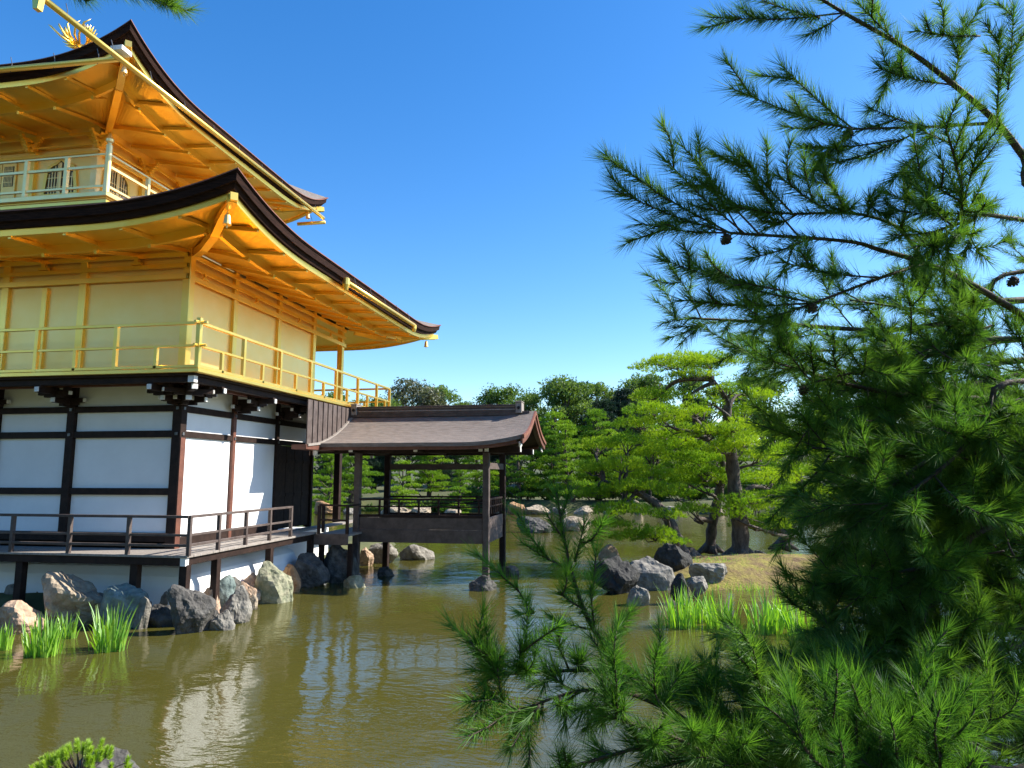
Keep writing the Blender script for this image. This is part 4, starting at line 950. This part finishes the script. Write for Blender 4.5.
# far shore rocks
r = np.random.default_rng(33)
frk = [(326, 503, 22, 13, 'reddish grey boulder across the pond, seen left of the first pavilion post', 'r_orange'), (350, 507, 14, 6, 'low grey shore stone across the pond behind the temple corner pillar', 'r_grey'),
    (395, 505, 30, 8, 'long tan rock on the far bank behind the pavilion railing', 'r_tan'), (420, 510, 18, 7, 'brown shore stone on the far bank under the yellow green pad pine', 'r_tan'), (452, 511, 16, 5, 'flat pale shore stone on the far bank behind the railing centre', 'r_tan'),
    (500, 508, 12, 8, 'upright grey stone on the far bank next to the pavilion post', 'r_grey'), (516, 510, 16, 12, 'pointed brown rock on the far bank right of the pavilion', 'r_orange'), (537, 512, 26, 9, 'wide pale flat rock on the far bank above the dark islet', 'r_tan'),
    (560, 512, 14, 7, 'round grey stone on the far bank right of the wide pale rock', 'r_grey'), (585, 511, 20, 8, 'tan stone on the far bank above the sandy mound', 'r_tan'), (612, 510, 16, 8, 'grey stone on the far bank left of the leaning pine boughs', 'r_grey'),
    (638, 508, 12, 14, 'pale upright rock on the far bank seen through the leaning pine', 'r_tan'), (670, 511, 24, 8, 'long grey stone on the far bank behind the leaning trunk', 'r_grey'), (715, 511, 20, 8, 'tan stone on the far bank between two island trunks', 'r_tan'), (765, 511, 24, 8, 'grey stone on the far bank right of the straight trunk', 'r_grey')]
for i, (x, yb, wd, hh, lb_, mk) in enumerate(frk):
    rock_px(lb_, mk, x-wd/2, x+wd/2, 514-hh, 514.5, 300+i, group='stones along the far bank')

# ---- iris clumps
def iris(label, px, py, wpx, hpx, n, seed, z=0.0):
    r = np.random.default_rng(seed); b = onz(px, py, z); dist = (b-CC)@cF; wd = wpx/FPX*dist/2; h = hpx/FPX*dist
    t = MB(); vs = []; fs = []
    for k in range(n):
        a = r.uniform(0, 6.28); q = math.sqrt(r.uniform())*wd*.75; p = np.array([math.cos(a)*q, math.sin(a)*q*.8, -.1])
        L = (h+.1)*r.uniform(.4, 1.15); out = np.array([p[0], p[1], 0])/max(wd, .01)*.30*L+r.normal(size=3)*np.array([.09, .09, 0])*L
        ww = r.uniform(.010, .017)*max(1, dist/12); side = unit(np.cross(out+np.array([.01, .01, 0]), [0, 0, 1.]))*ww
        droop = r.uniform(0, .35) if r.uniform() < .4 else 0.05
        base = len(vs)
        for s in (0, .35, .7, .9, 1.0):
            c = p+np.array([0, 0, 1])*L*(s-droop*s**3)+out*s**1.8*(1+droop*2); w_ = side*(1-.15*s if s < .7 else (1-s)*2.6+.05)
            vs += [tuple(c-w_), tuple(c+w_)]
        for s in range(4): fs.append((base+2*s, base+2*s+1, base+2*s+3, base+2*s+2))
    t.add(vs, fs); me = bpy.data.meshes.new('iris_clump'); me.from_pydata(t.v, [], t.f); o = link_mesh('iris_clump', me, M['iris']); o.location = (b[0], b[1], z)
    tag(o, label, 'iris plant', 'iris clumps at the water'); return o
iris('bright green iris clump at the left, in front of the tan boulder', 42, 655, 46, 40, 110, 1)
iris('bright green iris clump right of the tan boulder, leaning right', 108, 650, 46, 42, 100, 2)
iris('thin iris clump at the left picture edge', 4, 650, 26, 30, 32, 3)
iris('small iris tuft behind and between the two big left clumps', 68, 638, 24, 26, 30, 4)
iris('fresh iris clump at the island tip beside the crumbly pale stone', 681, 627, 40, 40, 80, 5)
iris('iris clump right of the fresh one along the island shore', 722, 628, 44, 36, 80, 6)
iris('iris clump below the straight trunk, partly behind foreground needles', 765, 632, 44, 38, 80, 7)
iris('iris clump furthest right on the island shore', 805, 636, 44, 36, 70, 8)
iris('short iris clump on the moss between the two nearest island clumps', 702, 618, 40, 26, 80, 9, .05)
iris('low iris clump on the moss at the right end of the island shore', 786, 620, 44, 26, 80, 11, .1)
for i, (x, y, wd, h, lb_) in enumerate([(805, 320, 20, 7, ''),]): pass

# ============================================================ FOREGROUND PINES (fine needles)
class Pine:
    def __init__(s, seed): s.r = np.random.default_rng(seed); s.wood = MB(); s.P = []; s.D = []; s.L = []; s.cones = []
    def limb(s, pts, r0, r1, n=5):
        path = smooth_path(pts, n); s.wood.tube(path, list(np.linspace(r0, r1, len(path))), 7); return path
    def needles(s, path, t0=0., dens=330, L=.095, ang=(30, 58), tip=1.0):
        r = s.r; path = np.array(path); seg = np.linalg.norm(np.diff(path, axis=0), axis=1); cum = np.concatenate([[0], np.cumsum(seg)]); tot = cum[-1]
        n = int(tot*(1-t0)*dens*1.9)
        if n < 3: return
        u = tot*(t0+(1-t0)*np.sort(r.uniform(0, 1, n))); i = np.clip(np.searchsorted(cum, u)-1, 0, len(seg)-1); f_ = ((u-cum[i])/seg[i])[:, None]
        P = path[i]*(1-f_)+path[i+1]*f_; Tn = unit(path[i+1]-path[i])
        fr = (u/tot); ends = np.clip((tot-u)/.05, 0, 1)
        a = unit(np.cross(Tn, r.normal(size=(n, 3)))); th = np.radians(r.uniform(ang[0]-4, ang[1]-2, n)*(.35+.65*ends)+4)[:, None]
        D = unit(Tn*np.cos(th)+a*np.sin(th)); Ln = L*r.uniform(.78, 1.1, n)*(.86+.2*(1-ends))
        # each fascicle carries two needles, slightly apart
        sp = r.normal(size=(n, 3))*.075
        for sg in (1, -1):
            s.P.append(P); s.D.append(unit(D+sp*sg+np.array([0, 0, -.03]))); s.L.append(Ln)
    def shoot(s, p, d, L, r0=.0035, dens=330, nl=.095, up=.25, t0=0.):
        d = unit(np.array(d, float)); p = np.array(p, float); pts = []
        w_ = s.r.normal(size=3)*.10
        for q in np.linspace(0, 1, 5): pts.append(p+d*L*q+np.array([0, 0, 1])*up*L*q*q*.6+w_*L*math.sin(q*2.5))
        s.wood.tube(pts, list(np.linspace(r0, r0*.5, 5)), 5); s.needles(pts, t0, dens, nl)
        return pts
    def spray(s, path, t0, t1, n, ln=(.16, .30), spread=(35, 65), dens=330, nl=.095, sub=1, up=.25, flat=.55):
        """side shoots along a limb; each may carry shorter ones of its own"""
        path = np.array(path); r = s.r
        for k in range(n):
            t = t0+(t1-t0)*(k+r.uniform())/n; i = min(len(path)-2, int(t*(len(path)-1))); p = path[i]+(path[i+1]-path[i])*(t*(len(path)-1)-i); T_ = unit(path[i+1]-path[i])
            a = np.cross(T_, r.normal(size=3)); a[2] *= flat; a = unit(a-T_*(a@T_)); th = math.radians(r.uniform(*spread)); d = T_*math.cos(th)+a*math.sin(th)
            L = r.uniform(*ln); pts = s.shoot(p, d, L, .0045, dens*(.9 if sub else 1), nl, up, .25 if sub else 0.)
            if sub:
                for m_ in range(r.integers(1, 4)):
                    q = pts[int(r.integers(2, 4))]; dd = unit(unit(pts[-1]-pts[0])+r.normal(size=3)*.55*np.array([1, 1, .7])+np.array([0, 0, .1]))
                    s.shoot(q, dd, L*r.uniform(.45, .8), .003, dens, nl, up)
    def build(s, root, base, wood_m, needle_m, wd=.0019):
        base = np.array(base)
        w_ = s.wood; w_.v = [tuple(np.array(v)-base) for v in w_.v]
        w_.build('branches', wood_m, root, smooth=True)
        P = np.concatenate(s.P)-base; D = np.concatenate(s.D); L = np.concatenate(s.L)
        V, F = tri_blades(P, D, L, wd*s.r.uniform(.8, 1.25, len(P)), s.r); np_mesh('needles', V, F, needle_m, root); return len(P)

# --- big pine at the right, its trunk outside the picture
A = Pine(500)
tb = at(1330, 384, 4.3); tb = np.array([tb[0], tb[1], 0]); tb[2] = float(height(np.array([tb[0]]), np.array([tb[1]]))[0])
big = thing('pine_tree', 'big foreground pine filling the right side with long needled boughs', 'tree', tuple(tb))
trunk_pts = [tb+np.array([0, 0, -.2]), tb+np.array([.02, .05, 1.2]), tb+np.array([-.08, .12, 2.6]), tb+np.array([.0, .2, 4.2]), tb+np.array([.08, .15, 6.2]), tb+np.array([.05, .1, 8.2])]
tw = MB(); tp_ = smooth_path(trunk_pts, 6); tw.v = []; tw.tube([p-tb for p in tp_], list(np.linspace(.17, .05, len(tp_))), 12); tw.build('trunk', M['bark'], big, smooth=True)
def trunk_at(z): 
    i = int(np.argmin([abs(p[2]-z) for p in tp_])); return tp_[i]
def LB(pts, r0, r1, spr=None, root=True, needle_t0=None, **kw):
    """pts: (px, py, depth) from the tip side inward ... given outward: first is nearest the trunk"""
    P = [at(*q) for q in pts]
    if root: P = [trunk_at(P[0][2]+.1)]+P
    path = A.limb(P, r0, r1)
    if needle_t0 is not None: A.needles(path, needle_t0, 260, .095)
    if spr: A.spray(path, *spr, **kw)
    return path
# upper limbs against the sky
up1 = LB([(1060, 205, 3.5), (1024, 157, 3.4), (997, 123, 3.35), (954, 85, 3.3), (903, 47, 3.25), (844, 13, 3.2), (800, -14, 3.2)], .022, .006)
A.needles(up1, .45, 150, .085)
def S(px, py, dep, qx, qy, qd, n=0, dens=310, t0=.0, r0=.0045, nl=.124):
    """a branchlet from one measured point to another, with needles, and n side shoots"""
    p = at(px, py, dep); q = at(qx, qy, qd); q = q-unit(q-p)*.055; m1 = p+(q-p)*.5-np.array([0, 0, .03])*np.linalg.norm(q-p)
    path = A.limb([p, m1, q], r0, .002, 6); A.needles(path, t0, dens, nl)
    if n: A.spray(path, .3, .9, (3*n+2)//4, (.10, .19), (30, 50), sub=0, up=.2)
    return path
S(844, 13, 3.2, 700, 18, 3.1, 3, t0=.2); S(820, 18, 3.2, 735, -10, 3.1, 1); S(903, 47, 3.25, 850, -5, 3.2, 2); S(844, 13, 3.2, 800, 40, 3.1, 0, t0=.3)
S(954, 85, 3.3, 868, 66, 3.1, 3, t0=.2); S(980, 36, 3.3, 905, 30, 3.2, 2); S(997, 123, 3.35, 1000, 20, 3.2, 4); S(1008, 90, 3.2, 1015, -5, 3.2, 3); S(954, 85, 3.3, 965, 10, 3.4, 3); S(903, 47, 3.3, 880, 95, 3.3, 2)
l1 = A.limb([at(997, 123, 3.35), at(960, 125, 3.3), at(929, 127, 3.25), at(853, 129, 3.15)], .009, .005); A.needles(l1, .3, 170, .09)
S(853, 129, 3.15, 721, 85, 3.0, 3, t0=.1); S(853, 129, 3.15, 772, 57, 3.05, 1, t0=.15); S(853, 129, 3.15, 815, 165, 3.05, 1); S(853, 129, 3.1, 790, 112, 3.0, 1)
S(929, 127, 3.25, 860, 105, 3.1, 1, dens=220); S(929, 127, 3.25, 800, 174, 3.1, 3, t0=.2); S(895, 140, 3.2, 793, 148, 3.1, 2, t0=.3); S(935, 130, 3.2, 885, 190, 3.1, 2)
up2 = LB([(1070, 345, 3.3), (1024, 316, 3.25), (971, 284, 3.2), (925, 263, 3.15), (880, 250, 3.1), (844, 241, 3.05), (730, 233, 2.95)], .02, .006)
A.needles(up2, .35, 170, .09)
S(730, 233, 2.95, 598, 152, 2.85, 2, t0=.1); S(730, 233, 2.95, 605, 187, 2.85, 3, t0=.1); S(726, 233, 2.95, 628, 222, 2.85, 2, t0=.1); S(745, 234, 2.95, 655, 150, 2.9, 2, t0=.2)
S(760, 235, 2.95, 675, 137, 2.95, 3, t0=.25); S(740, 232, 3.0, 700, 160, 2.9, 1, t0=.3); S(800, 238, 3.0, 722, 140, 2.95, 4, t0=.25); S(815, 236, 3.0, 740, 262, 2.9, 2)
l2 = A.limb([at(925, 263, 3.15), at(905, 235, 3.1), at(887, 222, 3.1), at(850, 213, 3.05), at(793, 214, 3.0)], .009, .005); A.needles(l2, .2, 220, .09); A.spray(l2, .2, 1, 7, (.14, .24), sub=1)
S(793, 214, 3.0, 734, 146, 2.9, 2, t0=.1); S(793, 214, 3, 725, 205, 2.9, 2); S(830, 212, 3, 770, 170, 2.9, 2)
l3 = A.limb([at(925, 263, 3.15), at(880, 278, 3.0), at(814, 303, 2.9)], .009, .005); A.needles(l3, .2, 200, .09)
S(814, 303, 2.9, 650, 256, 2.8, 5, t0=.1); S(814, 303, 2.9, 668, 300, 2.8, 4, t0=.15); S(880, 278, 2.95, 770, 260, 2.85, 4, t0=.2); S(814, 303, 2.9, 730, 325, 2.85, 4)
S(780, 290, 2.85, 700, 268, 2.75, 3)
l4 = A.limb([at(925, 258, 3.15), at(950, 230, 3.1), at(963, 203, 3.0), at(955, 160, 2.95), at(942, 115, 2.9)], .008, .004); A.needles(l4, .25, 300, .09); A.spray(l4, .3, .95, 9, (.12, .22), sub=0)
S(963, 203, 3.0, 900, 160, 2.9, 2); S(963, 203, 3, 985, 120, 2.9, 3)
l5 = LB([(1024, 220, 3.1), (971, 221, 3.0), (925, 235, 2.95)], .013, .005); A.needles(l5, .5, 200, .09); A.spray(l5, .45, 1, 11, (.16, .28), sub=1)
# middle and lower mass: limbs at several depths from the trunk, each well furnished
mid = [
    [(1024, 400, 3.5), (930, 398, 3.4), (850, 385, 3.3), (775, 362, 3.2)], [(1024, 470, 3.4), (940, 462, 3.3), (870, 452, 3.2), (812, 448, 3.1)],
    [(1060, 690, 3.1), (960, 690, 3.0), (860, 690, 2.95), (770, 672, 2.9)], [(1060, 740, 3.0), (940, 735, 2.9), (830, 730, 2.8), (740, 700, 2.75)],
    [(1024, 339, 3.6), (960, 350, 3.4), (913, 358, 3.3), (807, 384, 3.1)], [(1024, 374, 3.8), (948, 401, 3.6), (874, 421, 3.4), (795, 425, 3.2)],
    [(1024, 360, 4.2), (995, 378, 4.1), (940, 415, 4.0), (900, 452, 3.9), (862, 480, 3.8)], [(1024, 450, 3.3), (968, 450, 3.2), (910, 470, 3.1), (862, 500, 3.0)],
    [(1024, 400, 3.2), (960, 440, 3.0), (900, 480, 2.9), (855, 525, 2.8)], [(1024, 300, 3.9), (960, 320, 3.8), (880, 330, 3.7), (760, 322, 3.6), (690, 318, 3.5)],
    [(1024, 340, 4.5), (940, 345, 4.4), (850, 350, 4.2), (760, 352, 4.1)], [(1030, 270, 4.0), (985, 300, 3.9), (930, 310, 3.8), (850, 300, 3.8)],
    [(1024, 500, 3.6), (960, 520, 3.5), (915, 548, 3.4), (875, 590, 3.3)], [(1024, 520, 3.0), (960, 560, 2.9), (915, 569, 2.8), (868, 578, 2.75)],
    [(1024, 560, 3.4), (960, 590, 3.3), (900, 620, 3.1), (845, 622, 3.0)], [(1024, 625, 3.2), (950, 625, 3.1), (890, 645, 3.0), (825, 655, 2.9), (785, 655, 2.8)],
    [(1024, 644, 2.9), (981, 664, 2.8), (937, 671, 2.7), (865, 680, 2.6), (800, 682, 2.5)], [(1024, 430, 4.4), (950, 460, 4.3), (880, 500, 4.2), (840, 540, 4.1)],
    [(1050, 480, 4.0), (990, 500, 3.9), (930, 530, 3.8), (890, 580, 3.8)], [(1040, 380, 3.0), (990, 420, 2.9), (940, 470, 2.8), (880, 510, 2.7)],
    [(1060, 700, 2.6), (980, 705, 2.5), (885, 710, 2.4), (820, 720, 2.35), (775, 722, 2.3)], [(1060, 760, 2.4), (960, 740, 2.3), (860, 745, 2.2), (760, 755, 2.2)]]
for i, q in enumerate(mid):
    lo = q[0][1] > 480
    p = LB(q, .016 if i % 3 else .024, .005, (.28, 1.0, 17 if not lo else 19), sub=1, ln=(.18, .34), spread=(30, 70), dens=300, up=.12)
    A.needles(p, .55, 150, .09)
# unseen boughs added on the trunk's far side to shade the lower needles
for k in range(24):
    a = -1.5+3.4*((k*.618) % 1); z_ = 2.7+2.0*((k*.377) % 1); L_ = 1.3+.9*((k*.77) % 1); p0 = trunk_at(z_); d = np.array([math.cos(a)*1.0-.35, math.sin(a), .12])*L_
    pp = A.limb([p0, p0+d*.35+np.array([0, 0, .03]), p0+d*.7, p0+d], .02, .005); A.needles(pp, .4, 100, .11); A.spray(pp, .2, 1, 14, (.2, .36), sub=1, dens=210)
# drooping fill shoots inside the mass
rf_ = np.random.default_rng(9)
for k in range(62):
    px = rf_.uniform(835, 1030); py = rf_.uniform(330, 740); 
    if px < 835+(max(0, 400-py))*.4: continue
    dp_ = rf_.uniform(3.0, 4.4) if py < 520 else rf_.uniform(2.6, 3.7)
    p = at(px, py, dp_); d = -cR*rf_.uniform(.4, 1)+np.array([0, 0, rf_.uniform(-.5, .5)])+cF0*rf_.uniform(-.6, .6)
    A.spray([p-d*.25, p-d*.1, p+d*.15], .2, 1, 3, (.15, .26), dens=300, sub=1)
for k in range(95):
    px = rf_.uniform(945, 1075); py = rf_.uniform(400, 790); dp_ = rf_.uniform(2.7, 4.2)
    p = at(px, py, dp_); d = -cR*rf_.uniform(.2, 1)+np.array([0, 0, rf_.uniform(-.4, .6)])+cF0*rf_.uniform(-.8, .8)
    A.spray([p-d*.25, p-d*.1, p+d*.12], .2, 1, 3, (.14, .24), dens=300, sub=1)
for (x, y, d_) in ((966, 201, 3.05), (852, 131, 3.15), (985, 198, 3.1), (1018, 278, 3.1), (815, 305, 2.9), (996, 122, 3.33), (807, 386, 3.1), (730, 235, 2.95)):
    cc = at(x, y, d_)-tb; cm = MB(); L_ = .045
    dv = unit(np.array([-.6, .2, -.5])+rf_.normal(size=3)*.3)
    cm.tube([cc+dv*L_*q for q in (0, .15, .35, .6, .85, 1.)], [.008, .017, .020, .017, .010, .003], 9)
    for k in range(28):
        q = (k+.5)/28; a_ = k*2.4; o1 = unit(np.cross(dv, [0, 0, 1.])); o2 = np.cross(dv, o1); rr_ = .019*math.sin(math.pi*(q*.85+.12))
        oo = o1*math.cos(a_)+o2*math.sin(a_); pc_ = cc+dv*L_*q+oo*rr_; cm.bar(pc_, pc_+oo*.006+dv*.004, .008, .004)
    cm.build('pine_cone', M['twig'], big)
nA = A.build(big, tb, M['twig'], M['n_fore'], .0027)

# --- young pine at the bottom centre
A2 = A; B = Pine(510); A = B
yb = at(905, 1050, 2.6); yb[2] = float(height(np.array([yb[0]]), np.array([yb[1]]))[0])-.05
young = thing('young_pine', 'young pine leaning up and left across the bottom centre of the pond view', 'tree', tuple(yb))
st = B.limb([yb, at(830, 870, 2.65), at(765, 795, 2.65), at(716, 746, 2.6), at(669, 710, 2.55), at(641, 683, 2.5), at(594, 630, 2.5), at(571, 570, 2.5), at(556, 492, 2.5)], .028, .0035)
B.needles(st, .80, 330, .085)
S(594, 630, 2.5, 534, 613, 2.45, 0, t0=.3, nl=.075); S(534, 613, 2.45, 508, 575, 2.4, 1, nl=.075); S(534, 613, 2.45, 503, 612, 2.4, 0, nl=.07)
S(571, 570, 2.5, 509, 535, 2.4, 1, nl=.075); S(575, 562, 2.5, 588, 508, 2.5, 1, nl=.075); S(565, 540, 2.5, 540, 505, 2.45, 0, nl=.075); S(594, 630, 2.5, 590, 575, 2.4, 1, nl=.08); S(605, 645, 2.5, 640, 600, 2.5, 1, nl=.08); S(585, 610, 2.5, 548, 585, 2.4, 1, nl=.075)
S(560, 520, 2.5, 575, 480, 2.5, 0, nl=.075)
m1 = B.limb([at(641, 683, 2.5), at(598, 671, 2.4), at(540, 672, 2.35), at(497, 675, 2.3)], .008, .004); B.needles(m1, .25, 220, .085); B.spray(m1, .2, 1, 11, (.06, .13), sub=1)
S(497, 675, 2.3, 466, 628, 2.25, 2); S(497, 675, 2.3, 485, 640, 2.25, 2); S(520, 673, 2.3, 520, 630, 2.25, 2); S(497, 675, 2.3, 468, 690, 2.25, 1)
m2 = B.limb([at(669, 710, 2.55), at(626, 693, 2.4), at(579, 691, 2.3), at(520, 710, 2.25)], .008, .004); B.needles(m2, .3, 200, .085); B.spray(m2, .3, 1, 8, (.06, .13), sub=1)
S(520, 710, 2.25, 474, 687, 2.2, 2); S(540, 705, 2.2, 500, 745, 2.15, 2); S(520, 710, 2.2, 480, 722, 2.15, 1)
m3 = B.limb([at(700, 734, 2.55), at(645, 746, 2.4), at(567, 768, 2.3), at(540, 775, 2.2)], .008, .004); B.needles(m3, .2, 240, .085); B.spray(m3, .2, 1, 9, (.06, .15), sub=1)
S(669, 705, 2.55, 653, 648, 2.5, 3); S(690, 720, 2.55, 712, 675, 2.5, 2); S(716, 746, 2.5, 690, 680, 2.45, 4); S(660, 700, 2.5, 684, 655, 2.5, 2); S(765, 795, 2.5, 745, 712, 2.4, 4); S(765, 795, 2.4, 700, 750, 2.3, 5); S(716, 746, 2.5, 640, 775, 2.3, 5); S(765, 795, 2.6, 805, 730, 2.5, 4)
for q in ([(800, 840, 2.5), (760, 775, 2.4), (742, 722, 2.35)], [(830, 870, 2.5), (820, 790, 2.4), (795, 740, 2.35)], [(760, 790, 2.3), (680, 740, 2.2), (600, 715, 2.15)]):
    pth = B.limb([at(*z) for z in q], .009, .003); B.needles(pth, .3, 300, .085); B.spray(pth, .1, 1, 9, (.10, .2), sub=1)
nB = B.build(young, yb, M['twig'], M['n_young'], .0024)

# --- bright near pine shoots, bottom right
Cc = Pine(520); A = Cc
cb_ = at(960, 1150, 2.0); cb_[2] = float(height(np.array([cb_[0]]), np.array([cb_[1]]))[0])-.05
small = thing('young_pine', 'low bushy pine with bright candle like shoots at the bottom right', 'tree', tuple(cb_))
c0 = Cc.limb([cb_, at(945, 950, 1.95), at(930, 860, 1.9)], .022, .012)
tips = [(792, 705), (823, 683), (921, 668), (880, 720), (855, 712), (950, 712), (905, 700), (840, 740), (935, 690), (870, 690), (900, 742)]
for i, (x, y) in enumerate(tips):
    d0 = 1.75+.25*((i*7) % 5)/4; bx = 930+(x-900)*.45; m_ = Cc.limb([at(930+(x-900)*.1, 850, 1.9), at(bx, 800, d0+.05), at(x+(900-x)*.2, y+55, d0), at(x, y, d0)], .007, .003, 6)
    Cc.needles(m_, .45, 420, .078, ang=(28, 50)); Cc.spray(m_, .4, .85, 4, (.10, .17), (25, 50), dens=380, nl=.075, sub=0, up=.35)
nC = Cc.build(small, cb_, M['twig'], M['n_young'], .0022)

# --- overhanging pine at the top left, trunk beside the camera
Dd = Pine(530); A = Dd
ob_ = np.array([-4.2, .6, 0.]); ob_[2] = float(height(np.array([ob_[0]]), np.array([ob_[1]]))[0])-.1
over_t = thing('pine_tree', 'dark needle tuft of an overhanging pine at the top left corner', 'tree', tuple(ob_))
tk = [ob_+np.array(v) for v in ((0, 0, 0), (.1, .05, 1.6), (.0, .1, 3.2), (.15, .2, 5.0), (.2, .2, 7))]
tkp = smooth_path(tk, 5); MB().tube([p-ob_ for p in tkp], list(np.linspace(.16, .05, len(tkp))), 10).build('trunk', M['bark'], over_t, smooth=True)
e1 = at(110, -10, 3.2)
lm = Dd.limb([tkp[14], (tkp[14]+e1)/2+np.array([0, 0, .35]), at(50, -22, 3.25), e1, at(172, 2, 3.2)], .022, .003)
Dd.needles(lm, .80, 420, .10); Dd.spray(lm, .86, .99, 7, (.06, .12), (15, 35), sub=0, up=.0, flat=.2)
for k in range(10):
    a = k*.63; tz = 2.4+.45*k; p0 = trunk_pts and tkp[min(len(tkp)-1, int((tz+.3)/7*len(tkp)))]; d = np.array([-abs(math.cos(a))*1.2, math.sin(a)*1.1-.6, .15])
    lb2 = Dd.limb([p0, p0+d*.5, p0+d], .014, .004); Dd.needles(lb2, .4, 180, .09); Dd.spray(lb2, .3, 1, 8, (.15, .25), sub=0)
Dd.build(over_t, ob_, M['twig'], M['n_fore'], .0020)
print('needles', nA, nB, nC)

# ---- small pine seedling on a stone at the bottom left
rk = rock_px('dark purple grey stone with flat top at the bottom left edge, holding a seedling pine', 'r_dark', 60, 134, 752, 800, 400, zw=.0)
sg = onz(80, 772, .42); E_ = Pine(540)
sb = np.array([sg[0], sg[1], .38]); rsd = thing('pine_seedling', 'tiny bright yellow green seedling pine on the bottom left stone', 'seedling', tuple(sb))
rs = np.random.default_rng(8)
dsg = float((sb-CC)@cF)
for k in range(46):
    a = rs.uniform(0, 6.28); q = math.sqrt(rs.uniform())*.31; tip_ = sb+np.array([math.cos(a)*q*1.25, math.sin(a)*q, .06+.16*(1-(q/.27)**2)*rs.uniform(.5, 1.1)+.02])
    pth = E_.limb([sb, (sb+tip_)/2+np.array([0, 0, -.015]), tip_], .006, .003, 4)
    E_.needles([tip_-np.array([0, 0, .05]), tip_, tip_+np.array([math.cos(a)*.01, math.sin(a)*.01, .03])], 0, 1500, .042, ang=(35, 75))
E_.build(rsd, sb, M['twig'], M['seedling'], .0032)
